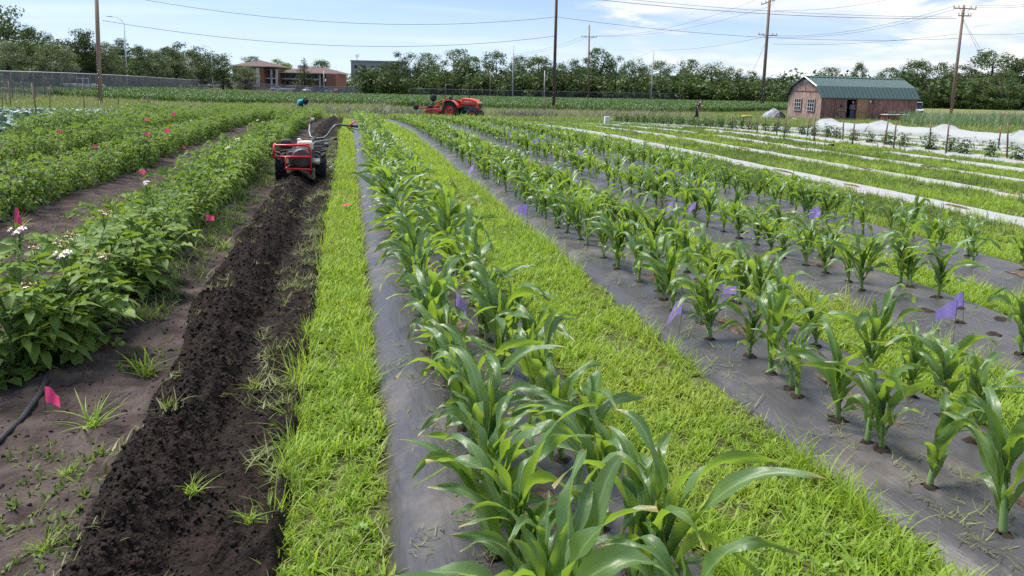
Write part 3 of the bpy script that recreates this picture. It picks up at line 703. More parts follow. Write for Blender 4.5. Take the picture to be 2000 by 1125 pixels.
def flower_mesh(seed, n=7):
    r = np.random.default_rng(seed); b = MB()
    for k in range(n):
        a = r.random() * 6.28; p = Vector((math.cos(a), math.sin(a), 0)) * r.uniform(0, .035) + Vector((0, 0, .06 + r.uniform(0, .035)))
        b.tube([(0, 0, -.02), p * .6, p], .0015, 3, 2)
        nrm = (Vector((p.x * 12, p.y * 12 - .4, .8))).normalized(); u, w = frame(nrm); q = []
        for j in range(10):
            th = j * math.pi / 5; rr = .017 if j % 2 == 0 else .009; q.append(p + (u * math.cos(th) + w * math.sin(th)) * rr + nrm * (.002 if j % 2 else -.002))
        b.add([p + nrm * .003] + q, [(0, 1 + j, 1 + (j + 1) % 10) for j in range(10)], 0)
        b.tube([p + nrm * .002, p + nrm * .012], [.004, .001], 5, 1)
    return mesh('flower_cluster', b.v, b.f, [m_petal, m_anther, m_pstem], b.m)
fl = [flower_mesh(s) for s in range(3)]
def split_variant(seed):
    lv, st, tips = potato_variant(seed, True, 10, 9, L0=.22)
    return [qmesh('leaf', v, q, m_pot, True) for v, q in lv], mesh('stems', st.v, st.f, m_pstem, smooth=True), tips
def joined_variant(seed, **kw):
    lv, st, tips = potato_variant(seed, False, 9, 9, **kw); off = 0; Q = []
    for v, q in lv: Q.append(q + off); off += len(v)
    return [qmesh('foliage', np.concatenate([v for v, q in lv]), np.concatenate(Q), m_pot, True)], mesh('stems', st.v, st.f, m_pstem, smooth=True), tips
pot_near = [split_variant(2000 + i) for i in range(3)]; pot_far = [joined_variant(2100 + i, L0=.235) for i in range(6)]
rowname = ['row beside the tilled strip', 'second potato row', 'third potato row', 'fourth potato row']
rows = [(-1.68, 4.35, 45, .36), (-3.68, 7.9, 45, .4), (-5.4, 11.8, 44, .5), (-7.25, 19.0, 44, .52)]
n_p = 0
for ri, (rx, y0, y1, stp) in enumerate(rows):
    y = y0; i = 0
    while y < y1 and n_p < 299:
        if not (ri == 0 and 5.35 < y < 5.55):
            i += 1; x = rx + random.gauss(0, .06); dd = math.hypot(x, y)
            if i <= 20: lb = 'leafy potato plant, %s in the %s' % ('nearest' if i == 1 else ORD[i - 1] + ' from near end', rowname[ri])
            else: lb = 'leafy potato plant %s in the %s' % ('short of the walking tractor' if y < 11.2 else 'level with the walking tractor' if y < 13.8 else 'not far beyond the walking tractor' if y < 22 else 'far beyond the walking tractor', rowname[ri])
            z = float(fs_z(np.array([x]), np.array([y]))[0])
            e = empty('potato_plant', (x, y, z), random.random() * 6.28, lb, 'potato plant', 'potatoes in the ' + rowname[ri])
            k = random.uniform(.95, 1.15) * (1 + .3 * float(fbm(np.array([y * .55 + ri * 7]), np.array([ri * 3.3]), 95, 2)[0])) * (1.2 if ri == 0 and i < 4 else 1.05 if ri == 0 else 1); kw_ = 1.02 if dd < 6.4 else .74; e.scale = (k * kw_, k * kw_, k * random.uniform(.9, 1.08) * (1 if ri else .95 if i < 4 else .95))
            lv, st, tips = random.choice(pot_near if dd < 7.2 else pot_far)
            link('stems', st, e)
            for m_ in lv: link('leaf' if dd < 7.2 else 'foliage', m_, e)
            nf = {0: 3, 1: 3, 2: 3}.get(i - 1, 0) if ri == 0 else 0
            if ri == 0 and 6 < i < 60 and random.random() < .08: nf = 1
            if ri == 3 and 7 < i < 19: nf = random.choice((1, 2, 3))
            if ri in (1, 2) and random.random() < .03: nf = 1
            for q in range(nf):
                p = tips[(q * 3 + i) % len(tips)]; fo = link('flower_cluster', random.choice(fl), e); fo.location = (p[0], p[1], p[2] + .01); fo.scale = (1.0,) * 3 if dd < 7.2 else (.95,) * 3
            n_p += 1
        y += stp * random.uniform(.85, 1.15)
# ---- weeds and grass among the potatoes
wn = [blades('weeds', m_weed, 14, .10, .06, .009, 3, .7, seed=150 + i) for i in range(4)]
wf = [blades('weeds', m_weed, 16, .16, .16, .03, 2, .8, seed=160 + i) for i in range(4)]
W1 = np.concatenate([band(-2.72, -2.32, 7.2, 18, 230), band(-2.4, -2.05, 8, 18, 90), band(-4.75, -4.15, 9, 18, 110), band(-6.6, -6.1, 13, 18, 60), band(-3.2, -2.7, 5.5, 18, 7), band(-1.5, -1.22, 5, 16, 60)])
W2 = np.concatenate([band(-2.8, -2.1, 17, 45, 50), band(-4.9, -4.0, 17, 45, 40), band(-6.8, -5.9, 17, 44, 40), band(-9.2, -7.8, 17, 44, 25), band(-9.5, -8., 10, 18, 30)])
W1[:, 2] = fs_z(W1[:, 0], W1[:, 1]); W2[:, 2] = fs_z(W2[:, 0], W2[:, 1])
W1 = view_cull(W1); W2 = view_cull(W2)
scatter('field_weeds', np.concatenate([W1, W2]), wn + wf, vi=np.concatenate([rng.integers(0, 4, len(W1)), 4 + rng.integers(0, 4, len(W2))]), label='low weedy grass growing in the paths between potato rows', cat='weeds')
# seedling weeds on the crusted soil in front
sd = [blades('seedling', m_weed, 6, .024, .012, .010, 2, 1.0, seed=170 + i) for i in range(4)]
n = 4200; x = rng.uniform(-3.6, -.95, n); y = 1.2 + 3.4 * rng.random(n)
keep = fbm(x * 2.5, y * 2.5, 66, 2) > -.05; x, y = x[keep], y[keep]
scatter('seedling_weeds', np.column_stack([x, y, fs_z(x, y)]), sd, scl=rng.uniform(.4, 1.5, len(x)), label='tiny pale weeds sprouting on the crusted soil', cat='weeds')
# grass tufts one can tell apart
tuf = [blades('grass_tuft', m_grass, 34, .20, .045, .011, 5, .75, seed=180 + i, hv=.35) for i in range(4)]
for px, py, k, lb in ((180, 845, .95, 'lone grass tuft on crusted soil beside the near pink flag'), (285, 735, 1.05, 'thick grass tuft at the foot of the nearest potato plant'), (375, 985, .55, 'small grass tuft half buried on the tilled ridge'),
        (440, 490, .8, 'bright grass tuft between potatoes and the tilled strip'), (220, 405, .9, 'bright grass tuft in the dark path right of second potatoes'), (170, 435, .7, 'grass tuft left of the dark path, nearer'), (35, 455, 1.0, 'grass tuft below the pink flag at far left'),
        (330, 870, .45, 'flattened grass tuft at the left foot of the tilled ridge'), (130, 950, .4, 'tiny grass tuft on crusted soil, lower left'), (90, 1090, .5, 'grass tuft at the lower left picture edge'), (490, 1050, .5, 'grass tuft on the right flank of tilled soil, lower'), (500, 770, .55, 'grass tuft beside the mown strip, halfway up tilled soil')):
    p = at(px, py); x, y = p.x, p.y; z = float(max(fs_z(np.array([x]), np.array([y]))[0], tilled_z(np.array([x]), np.array([y]))[0] if TX0 + .1 < x < TX1 else -9))
    o = link('grass_tuft', random.choice(tuf)); o.location = (x, y, z - .005); o.scale = (k * .85, k * .85, k * .62); o.rotation_euler = (random.gauss(0, .15), random.gauss(0, .15), random.random() * 6)
    tag(o, lb, 'grass tuft', 'grass tufts in the bare soil')
# drip hose
m_hose = pmat('black_hose', (.035, .035, .04), .45, var=.2)
hp = [at(px, py) for px, py in ((-150, 1010), (-60, 930), (0, 882), (45, 838), (80, 795), (95, 770))]
b = MB(); b.tube([(p.x, p.y, float(fs_z(np.array([p.x]), np.array([p.y]))[0]) + .012) for p in hp], .0125, 10)
tag(b.build('drip_hose', m_hose, smooth=True), 'black drip hose lying on the soil under the near pink flag', 'hose')

# ================================================================== FLAGS
def flagmat(name, c, tr):
    m, t, p, o = newmat(name); p.inputs['Base Color'].default_value = (*c, 1); p.inputs['Roughness'].default_value = .5
    q = N(t, 'ShaderNodeBsdfTranslucent'); q.inputs[0].default_value = (*tr, 1); mx = N(t, 'ShaderNodeMixShader'); mx.inputs[0].default_value = .4
    t.links.new(p.outputs[0], mx.inputs[1]); t.links.new(q.outputs[0], mx.inputs[2]); t.links.new(mx.outputs[0], o.inputs[0]); return m
m_purple = flagmat('purple_flag', (.48, .32, .88), (.62, .45, .98)); m_pink = flagmat('pink_flag', (.9, .06, .22), (.97, .12, .3)); m_wire = pmat('flag_wire', (.16, .15, .14), .5, metal=.6, var=.2)
def flag_mesh(mat, seed, wid, hgt, limp=None):
    r = np.random.default_rng(seed); nx, nz_ = 7, 5; V = []; ph = r.random() * 6; dr = r.uniform(.05, .55) if limp is None else limp
    for i in range(nx):
        t = i / (nx - 1)
        for j in range(nz_):
            u = j / (nz_ - 1)
            x = wid * t * (1 - .35 * dr); z = -hgt * u * (1 - .25 * t) - wid * t * t * dr * .9; y = .012 * math.sin(t * 7 + ph + u * 1.5) * (t + .1)
            V.append((x, y, z))
    Q = [(i * nz_ + j, i * nz_ + j + 1, (i + 1) * nz_ + j + 1, (i + 1) * nz_ + j) for i in range(nx - 1) for j in range(nz_ - 1)]
    me = qmesh('flag', V, Q, mat, True); return me
flp = [flag_mesh(m_purple, s, .115, .09, lm) for s, lm in enumerate((.15, .5, .9, 1.1))]; flk = [flag_mesh(m_pink, 9 + s, .105, .075) for s in range(4)]
limp_pink = flag_mesh(m_pink, 31, .10, .10, .75)
wb = MB(); wb.tube([(0, 0, -.05), (0, 0, .5)], .0018, 5); wire_me = mesh('wire', wb.v, wb.f, m_wire)
def flag(px, py, h, kind, lb, group, k=1.0, bz=0.0, rz=None):
    p = at(px, py, h + bz - .03)
    e = empty('marker_flag', (p.x, p.y, p.z + bz), rz if rz is not None else random.uniform(-.7, .7) - YAW + (math.pi if random.random() < .4 else 0), lb, 'flag', group)
    e.rotation_euler[0] = random.gauss(0, .06); e.rotation_euler[1] = 0 if lb.startswith('near pink') else random.gauss(0, .08)
    w = link('wire', wire_me, e); w.scale = (1, 1, h / .5)
    f_ = link('flag', limp_pink if lb.startswith('near pink') or lb.endswith('far left picture edge') else random.choice(flp if kind == 'purple' else flk), e); f_.location = (0, 0, h); f_.scale = (k * (1 if kind == 'purple' or p.y < 10 else .72),) * 3
gp = 'purple marker flags among the corn'; gk = 'pink marker flags among the potatoes'
for px, py, h, lb, k, bz in ((1870, 597, .26, 'purple flag leaning left over the third black film bed', 1.25, .08), (1890, 578, .30, 'purple flag at the grass edge beside the leaning one', 1.2, .0), (1330, 592, .22, 'purple flag on the near slope of the second film bed', 1.15, .08), (1443, 557, .3, 'purple flag between corn plants at far edge of second bed', 1.1, .0),
        (1030, 405, .26, 'bright purple flag on open film left of second bed corn', 1.25, .08), (1092, 388, .3, 'small purple flag just right of the bright one', 1.0, .08), (890, 580, .3, 'purple flag half hidden in the leftmost corn bed', 1., .1), (790, 384, .4, 'purple flag deep in the leftmost corn bed, further back', 1., .1),
        (921, 326, .32, 'purple flag at the left edge of second bed, far along', 1.1, .08), (972, 324, .36, 'purple flag inside second bed corn, far along', .9, .08), (1316, 397, .3, 'purple flag, left of a pair on the third bed', 1.1, .08), (1355, 398, .3, 'purple flag, right of a pair on the third bed', 1.0, .08),
        (1578, 413, .28, 'purple flag, left of a close pair on fourth bed', 1.1, .08), (1597, 407, .3, 'purple flag, right of a close pair on fourth bed', 1.1, .08), (1293, 333, .36, 'purple flag standing tall over fourth bed corn', 1.2, .1), (1118, 338, .34, 'purple flag low among third bed corn', 1.1, .1), (1140, 297, .38, 'purple flag among far fourth bed corn', 1.2, .1), (1055, 273, .4, 'purple flag in distant corn below the red tractor', 1.2, .1), (993, 258, .4, 'most distant purple flag, just below the tractor', 1.2, .1)):
    flag(px, py, h, 'purple', lb, gp, k, bz)
for px, py, h, lb, k, bz in ((86, 768, .17, 'near pink flag beside the black drip hose', .8, .03), (20, 410, .3, 'pink flag at the far left picture edge', 1.35, .05), (187, 286, .5, 'bright pink flag hanging in front of third potato row', 1.4, .1), (113, 256, .5, 'thin pink flag left of the white potato flowers', 1.2, .2), (277, 260, .5, 'narrow pink flag right of the white potato flowers', 1.3, .2), (339, 252, .5, 'pink flag among third row potatoes beyond the flowers', 1.5, .2),
        (268, 334, .34, 'crumpled pink flag at the right edge of second row', 1.2, .1), (289, 232, .5, 'pink flag far back near the cabbages', 1.3, .2), (340, 222, .5, 'most distant dark pink flag', 1.3, .3), (404, 425, .3, 'faded pink flag in the near potato row', .8, .1), (355, 287, .4, 'tiny pink flag between second and third rows', 1., .1)):
    flag(px, py, h, 'pink', lb, gk, k, bz, rz=(-.3 if px == 88 else None))
rb = MB(); rb.add([(0, 0, .02), (.09, .02, .03), (.11, .07, .015), (.03, .06, .04), (-.04, .05, .01)], [(0, 1, 3), (1, 2, 3), (0, 3, 4)])
o = rb.build('plastic_scrap', m_pink); p = at(672, 414); o.location = (p.x, p.y, p.z + .06); tag(o, 'red scrap of plastic lying on the mown strip', 'scrap')
# ================================================================== TREES
m_bark = pmat('bark', (.07, .055, .042), .9, var=.35, scale=6, stretch=(1, 1, .2), bump=.6, bscale=12)
m_tree = [leafmat('tree_leaf_dark', (0.041, 0.071, 0.026), (0.066, 0.098, 0.031), (0.106, 0.167, 0.031), .18, .6, .25),
          leafmat('tree_leaf_mid', (0.066, 0.109, 0.037), (0.110, 0.152, 0.053), (0.164, 0.251, 0.050), .2, .6, .25),
          leafmat('tree_leaf_silver', (0.116, 0.158, 0.082), (0.212, 0.245, 0.136), (0.245, 0.324, 0.108), .2, .6, .25),
          leafmat('tree_leaf_yellow', (0.118, 0.172, 0.042), (0.186, 0.244, 0.058), (0.279, 0.363, 0.056), .2, .6, .25)]
def leaf_cloud(r, centres, radii, per, size):
    V = []; Q = []; k = 0
    for c, rc in zip(centres, radii):
        n = int(per * rc * rc); d = r.normal(size=(n, 3)); d /= np.linalg.norm(d, axis=1)[:, None]
        p = c + d * rc * (r.random((n, 1)) ** .45) * np.array([1, 1, .82])
        nn = d + r.normal(0, .55, (n, 3)); nn /= np.linalg.norm(nn, axis=1)[:, None]
        t = np.cross(nn, r.normal(size=(n, 3))); t /= np.linalg.norm(t, axis=1)[:, None]; b = np.cross(nn, t)
        s = size * r.uniform(.55, 1.35, (n, 1))
        V.append(np.stack([p - t * s, p - b * s * .6 + nn * s * .15, p + t * s, p + b * s * .6 + nn * s * .15], 1).reshape(-1, 3))
        Q.append(np.arange(n * 4).reshape(n, 4) + k); k += n * 4
    return np.concatenate(V), np.concatenate(Q)
def tree_variant(seed, kind, H=10., W=8., open_=False, conifer=False):
    r = np.random.default_rng(seed); tb = MB(); cs = []; rs = []
    if conifer:
        tb.tube([(0, 0, -.3), (0, 0, H * .5), (0, 0, H * .97)], [.22, .14, .03], 7)
        for i in range(46):
            z = H * (.08 + .88 * (i / 46)); R_ = W * .5 * (1 - z / H) ** .85; a = r.random() * 6.28; q = R_ * r.uniform(.35, .85)
            cs.append(np.array([q * math.cos(a), q * math.sin(a), z - .1 * R_])); rs.append(max(.3, .42 * R_ + .15))
        V, Q = leaf_cloud(r, cs, rs, 95, .13)
    else:
        base = .06 if not open_ else .16; tb.tube([(0, 0, -.4), (.05, 0, H * .18), (r.normal(0, .2), r.normal(0, .2), H * .42), (r.normal(0, .5), r.normal(0, .4), H * .8)], [.32, .25, .18, .05], 7)
        nl = 9
        for i in range(nl):
            a = 2 * math.pi * i / nl + r.normal(0, .3); z0 = H * r.uniform(base + .04, .5); L = W * .5 * r.uniform(.6, 1.0); el = r.uniform(.35, 1.1)
            e = np.array([math.cos(a) * math.cos(el), math.sin(a) * math.cos(el), math.sin(el)]) * L * 1.25; p0 = np.array([0, 0, z0]); e[2] = min(e[2], H * .93 - z0)
            tb.tube([tuple(p0), tuple(p0 + e * .5 + np.array([0, 0, .2])), tuple(p0 + e)], [.12, .08, .025], 5)
            cs.append(p0 + e); rs.append(r.uniform(.11, .17) * W); cs.append(p0 + e * .62 + r.normal(0, .5, 3)); rs.append(r.uniform(.10, .15) * W)
        for i in range(46 if not open_ else 30):
            a = r.random() * 6.28; t = r.random(); z = H * (base + (1 - base) * t) * .97; prof = math.sin(math.pi * min(1, (t * .74 + .22))) ** .6; q = W * .46 * prof * r.uniform(.35, 1.)
            cs.append(np.array([q * math.cos(a), q * math.sin(a), z - .4])); rs.append(r.uniform(.09, .17) * W)
        cs.append(np.array([r.normal(0, .5), r.normal(0, .5), H * .9])); rs.append(.10 * W)
        V, Q = leaf_cloud(r, cs, rs, 92 if not open_ else 84, .145)
    V[:, 2] *= H / V[:, 2].max()
    return mesh('trunk', tb.v, tb.f, m_bark, smooth=True), qmesh('crown', V, Q, m_tree[kind])
TV = {}
def tv(kind, i, **kw):
    key = (kind, i, tuple(kw.items()))
    if key not in TV: TV[key] = tree_variant(3000 + 17 * kind + i * 5 + len(kw) * 100, kind, **kw)
    return TV[key]
def tree(px, top, w, Z, kind, label, group, conifer=False, open_=False, i=None, py=180):
    if px < 420 and group == gL: Z = max(Z, 31600 / (536 - px) * 1.1 + 9)
    g = GZ(px, Z, py); tp = PT(px, top, Z); h = tp.z - g.z; wid = w * Z / F
    kw = {'conifer': True, 'W': 5.} if conifer else ({'open_': True} if open_ else {})
    tr, cr = tv(kind, random.randrange(3) if i is None else i, **kw)
    e = empty('conifer_tree' if conifer else 'tree', g, random.random() * 6.28, label, 'tree', group)
    k = wid / (5. if conifer else 8.) * 1.08; e.scale = (k, k, h / 10.); link('trunk', tr, e); link('crown', cr, e)
gL = 'trees along the road behind the left fence'; gB = 'trees in the wood behind the far field'; gA = 'trees around the apartment building'; gR = 'trees behind the shed'
for a in [(10, 2, 140, 92, 1, 'tallest tree at the left edge, behind the screened fence'), (66, 48, 80, 98, 1, 'tree sloping down right of the tallest left tree'), (22, 78, 84, 80, 2, 'silvery tree in front at far left behind the fence'),
          (114, 84, 88, 82, 2, 'rounded silvery tree left of the leaning wooden pole'), (150, 55, 84, 112, 0, 'dark tree rising left of the wooden pole'), (100, 64, 44, 116, 0, 'small dark treetop left of the wooden pole'), (178, 57, 60, 114, 0, 'dark tree hidden by the wooden pole'),
          (212, 80, 66, 104, 2, 'pale tree right of the wooden pole'), (240, 74, 74, 125, 0, 'dark tree behind the tall street lamp'), (275, 86, 60, 126, 1, 'tree just right of the tall street lamp'), (306, 96, 74, 112, 2, 'silvery round tree right of the street lamp'),
          (346, 97, 70, 125, 2, 'pale round tree below the second street lamp'), (362, 82, 90, 170, 0, 'dark tree behind the second street lamp'), (400, 112, 62, 150, 2, 'pale tree at right end of the roadside row'), (398, 90, 90, 195, 0, 'dark tree behind the row end'), (436, 112, 56, 205, 0, 'dark tree closing the roadside row, left of apartments'), (330, 90, 60, 185, 0, 'dark tree far behind the pale round ones')]:
    tree(*a, gL)
for a in [(480, 126, 62, 222, 2, 'pale tree in front of the apartment building left wing'), (490, 108, 66, 300, 1, 'tree rising behind the apartment left wing'), (545, 114, 76, 310, 3, 'yellow green tree behind the apartment roofs'), (628, 115, 58, 300, 1, 'tree behind the apartment right wing'), (668, 142, 46, 320, 3, 'low pale tree right of the apartments')]:
    tree(*a, gA)
tree(595, 113, 56, 228, 0, 'dark conifer in front of the apartment right wing', gA, conifer=True)
for a in [(745, 130, 74, 176, 0, 'dark tree at left end of the wood'), (786, 101, 86, 176, 0, 'tall dark tree near the left end of the wood'), (840, 101, 80, 180, 1, 'tree behind the red tractor mower'), (889, 93, 90, 172, 1, 'tallest tree behind the red tractor'), (925, 108, 56, 184, 1, 'tree right of the tallest one behind the tractor'), (968, 97, 76, 176, 1, 'tree left of the thin grey pole'), (1012, 106, 60, 182, 1, 'tree right of the thin grey pole'),
          (1052, 106, 84, 178, 1, 'tree left of the large reddish pole'), (1108, 117, 76, 180, 1, 'tree between large reddish pole and cross-armed pole'), (1166, 91, 92, 176, 1, 'tall tree right of the cross-armed pole'), (1204, 107, 60, 186, 0, 'tree right of the tall one by cross-armed pole'), (1238, 112, 64, 180, 1, 'tree left of the grey street pole'), (1288, 117, 84, 184, 2, 'greyish tree behind the grey street pole'),
          (1342, 113, 76, 180, 1, 'rounded tree midway along the wood'), (1388, 119, 84, 178, 1, 'broad tree left of the tall double-armed pole'), (1428, 128, 66, 182, 0, 'dark tree left of the tall double-armed pole'), (1462, 136, 58, 180, 0, 'last tree of the wood, at the tall double-armed pole'), (765, 118, 60, 190, 0, 'dark tree filling the wood left end'), (1140, 112, 70, 195, 0, 'tree filling the wood behind cross-armed pole')]:
    tree(*a, gB, open_=random.random() < .45)
for a in [(1528, 153, 76, 190, 1, 'low tree left of the shed'), (1622, 129, 72, 170, 1, 'tree showing above the shed roof, left'), (1674, 118, 36, 168, 1, 'spindly treetop above the shed roof'), (1735, 129, 70, 165, 1, 'tree behind the right end of the shed roof'), (1786, 113, 86, 164, 1, 'tall tree right of the shed'), (1842, 119, 80, 160, 1, 'tree left of the leaning cross-armed pole'), (1884, 124, 70, 166, 0, 'tree behind the leaning cross-armed pole'), (1936, 94, 118, 160, 1, 'tallest tree at right, beyond the leaning pole'), (1990, 112, 90, 158, 0, 'tree at the right picture edge'),
          (1905, 150, 80, 146, 1, 'low bushy tree in front of the right wood'), (1962, 134, 92, 145, 1, 'bright leafy tree in front of the right wood'), (1830, 168, 70, 150, 0, 'low dark tree right of the shed'), (2060, 105, 100, 160, 1, 'tree just past the right picture edge'), (1780, 165, 60, 152, 0, 'low tree behind shed corner')]:
    tree(*a, gR)
# undergrowth that closes the foot of the woods
def shrub(seed, kind, n=10):
    r = np.random.default_rng(seed); cs = [np.array([r.normal(0, 1.0), r.normal(0, 1.0), r.uniform(.5, 2.6)]) for _ in range(n)]
    V, Q = leaf_cloud(r, cs, [r.uniform(.7, 1.2) for _ in cs], 50, .2); V[:, 2] = np.maximum(V[:, 2], 0); return qmesh('shrub', V, Q, m_tree[kind])
shr = [shrub(i, k) for i, k in enumerate((0, 0, 1, 1))]
U = []
for px in np.arange(715, 1490, 3): U.append(GZ(px, random.uniform(166, 196)))
for px in np.arange(1500, 2120, 5): U.append(GZ(px, random.uniform(146, 172)))
for px in np.arange(-80, 450, 5): U.append(GZ(px, 31600 / (536 - px) * random.uniform(1.25, 1.5) + 14))
U = np.array([tuple(u) for u in U])
scatter('undergrowth', U, shr, rot=np.column_stack([np.zeros(len(U)), np.zeros(len(U)), rng.random(len(U)) * 6]), scl=rng.uniform(.9, 2.3, len(U)), label='dark undergrowth along the foot of the woods', cat='undergrowth')

# ================================================================== FAR FIELD AND ROUGH GRASS
m_fcorn = leafmat('field_corn_leaf', (.038, .092, .024), (.085, .165, .045), (.16, .30, .03), .22, .45, .45)
def field_clump(seed, n=4, H=.62, w=.085):
    r = np.random.default_rng(seed); V = []; Q = []; off = 0
    for _ in range(n):
        ox, oy = r.normal(0, .28, 2)
        for j in range(8):
            v, q, a = corn_leaf(H * r.uniform(.5, .8), w, .25, r.uniform(1.4, 2.6), r.normal(0, .3), r.normal(0, .8), 3, (-1, 0, 1), r, .01, (.01, H * .09 * j))
            c, s = math.cos(r.random() * 6.28), 0; th = r.random() * 6.28; c, s = math.cos(th), math.sin(th)
            V.append(np.column_stack([v[:, 0] * c - v[:, 1] * s + ox, v[:, 0] * s + v[:, 1] * c + oy, v[:, 2]])); Q.append(q + off); off += len(v)
    return qmesh('field_corn', np.concatenate(V), np.concatenate(Q), m_fcorn, True)
fc = [field_clump(i) for i in range(5)]
FA = []
for y in np.arange(64, 152, .8):
    xl = -34 - (y - 64) * .02; xr = 26 + (y - 64) * 1.15
    x = np.arange(xl, xr, .62); FA.append(np.column_stack([x + rng.normal(0, .12, len(x)), y + rng.normal(0, .12, len(x)), np.zeros(len(x))]))
FA = np.concatenate(FA); px_, py_, z_ = np.array([proj(p) for p in FA]).T
ylim = np.interp(px_, [0, 200, 330, 560, 700, 1000, 1300, 1500], [82, 80, 78, 78, 80, 72, 66, 64])
FA = FA[(FA[:, 1] > ylim) & (px_ > -80) & (px_ < 1600)]; FA[:, 2] = terr(FA[:, 0], FA[:, 1])
scatter('corn_field', FA, fc, rot=np.column_stack([rng.normal(0, .05, (len(FA), 2)), rng.random(len(FA)) * 6.28]), scl=rng.uniform(.85, 1.15, len(FA)), label='wide field of deep green maize before the wood', cat='field')
# rough weedy margins between the beds and the far field
m_dry = grassmat('dry_weeds', (.20, .19, .11), (.32, .30, .19), (.24, .19, .17), (.3, .3, .15), .25)
m_rough = grassmat('rough_grass', (.13, .19, .045), (.23, .29, .085), (.27, .27, .11), (.32, .42, .08), .3)
m_blue = grassmat('tall_bluish_grass', (.095, .155, .075), (.17, .235, .12), (.2, .24, .11), (.2, .32, .1), .25)
m_greyw = grassmat('grey_weeds', (.11, .125, .10), (.19, .20, .17), (.15, .13, .13), (.15, .18, .12), .2)
rg = [blades('rough_grass', m_rough, 22, .28, .28, .035, 2, .6, seed=200 + i) for i in range(4)]
dg = [blades('dry_weeds', m_dry, 18, .6, .28, .028, 3, .35, seed=210 + i) for i in range(3)]
bg_ = [blades('tall_grass', m_blue, 26, .75, .3, .03, 3, .35, seed=220 + i) for i in range(3)]
gw = [blades('grey_weeds', m_greyw, 30, .55, .35, .04, 2, .6, seed=230 + i) for i in range(3)]
R_ = [band(-60, -8, 44, 84, 4.5), band(-24, -9, 20, 46, 5), band(-9, 4, 45.5, 82, 7), band(4, 30, 44, 74, 7), band(20.5, 60, 26, 72, 4), band(22, 60, 8, 30, 3), band(30, 95, 46, 70, 2.5)]
R_ = view_cull(np.concatenate(R_), -60, 2100); px_, py_, z_ = np.array([proj(p) for p in R_]).T
R_ = R_[~((R_[:, 0] > 4) & (R_[:, 0] < 22) & (R_[:, 1] < 45))]
D_ = view_cull(np.concatenate([band(2, 30, 55, 63, 1.6), band(-6, 4, 60, 76, .9), band(14, 30, 53, 60, 1.2), band(-40, -12, 58, 78, .25)]), -60, 2100)
B_ = view_cull(np.concatenate([band(33, 62, 38, 52, 4.5), band(44, 75, 50, 62, 2.), band(26, 36, 30, 42, .7)]), -60, 2150)
B_ = B_[[not (1530 < proj(p)[0] < 1770) for p in B_]]
W_ = view_cull(np.concatenate([band(11.2, 15, 52, 56, 4), band(-2, 6, 52, 58, 1.6), band(20, 26, 55, 59, 1.4)]), -60, 2100)
PA = np.concatenate([R_, D_, B_, W_]); va = np.concatenate([rng.integers(0, 4, len(R_)), 4 + rng.integers(0, 3, len(D_)), 7 + rng.integers(0, 3, len(B_)), 10 + rng.integers(0, 3, len(W_))])
PA[:, 2] = terr(PA[:, 0], PA[:, 1])
_w = at(1359, 238); clear = ~((np.hypot(PA[:, 0] - _w.x, PA[:, 1] - _w.y) < 1.0) | ((va >= 4) & (np.hypot((PA[:, 0] - _w.x + 1.2) / 1.6, (PA[:, 1] - _w.y + 3) / 4) < 1)))
PA, va = PA[clear], va[clear]
scatter('rough_weeds', PA, rg + dg + bg_ + gw, vi=va, label='rough grass and dry weeds between the plots and far field', cat='weeds')
# pale stubble field beyond the shed, road behind the fence
m_stub = pmat('stubble_field', (.17, .145, .085), .95, var=.25, scale=.6, c2=(.24, .215, .11), spec=.1)
m_yel = pmat('grassy_verge', (.15, .20, .05), .95, var=.25, scale=.8, c2=(.24, .27, .09), spec=.1)
m_road = pmat('concrete_road', (.30, .28, .25), .9, var=.15, scale=.5, spec=.2)
def sheet(name, quad, mat, dz, nu=14, nv=10):
    a, b, c, d = [np.array(q, float) for q in quad]; V = []
    for j in range(nv + 1):
        for i in range(nu + 1):
            u, v = i / nu, j / nv; p = (a * (1 - u) + b * u) * (1 - v) + (d * (1 - u) + c * u) * v; V.append((p[0], p[1], float(terr(p[0], p[1])) + dz))
    Q = [(j * (nu + 1) + i, j * (nu + 1) + i + 1, (j + 1) * (nu + 1) + i + 1, (j + 1) * (nu + 1) + i) for j in range(nv) for i in range(nu)]
    return tag(link(name, qmesh(name, V, Q, mat, True)), kind='structure')
sheet('stubble_field', [(58, 66), (150, 40), (190, 95), (90, 132)], m_stub, .03)
sheet('verge', [(78, 118), (190, 84), (200, 100), (92, 142)], m_yel, .06)
# ================================================================== LEFT FENCE, ROAD
f0 = GZ(-60, 54); f1 = GZ(408, 232)
fd = (f1 - f0); fd.z = 0; fl_ = fd.length; fd.normalize(); fn = Vector((-fd.y, fd.x, 0))
def off(p, d): return (p + fn * d)
sheet('road', [off(f0 - fd * 30, 9)[:2], off(f1 + fd * 60, 9)[:2], off(f1 + fd * 60, 18)[:2], off(f0 - fd * 30, 18)[:2]], m_road, .05, 30, 4)
sheet('pavement', [off(f0 - fd * 30, 23)[:2], off(f1 + fd * 60, 23)[:2], off(f1 + fd * 60, 26)[:2], off(f0 - fd * 30, 26)[:2]], m_road, .12, 30, 2)
m_rail = pmat('pale_rail', (.62, .63, .65), .5, var=.08)
m_dpost = pmat('fence_post_steel', (.12, .125, .14), .6, metal=.3, var=.15)
m_galv = pmat('galvanised_steel', (.42, .43, .45), .45, metal=.7, var=.15)
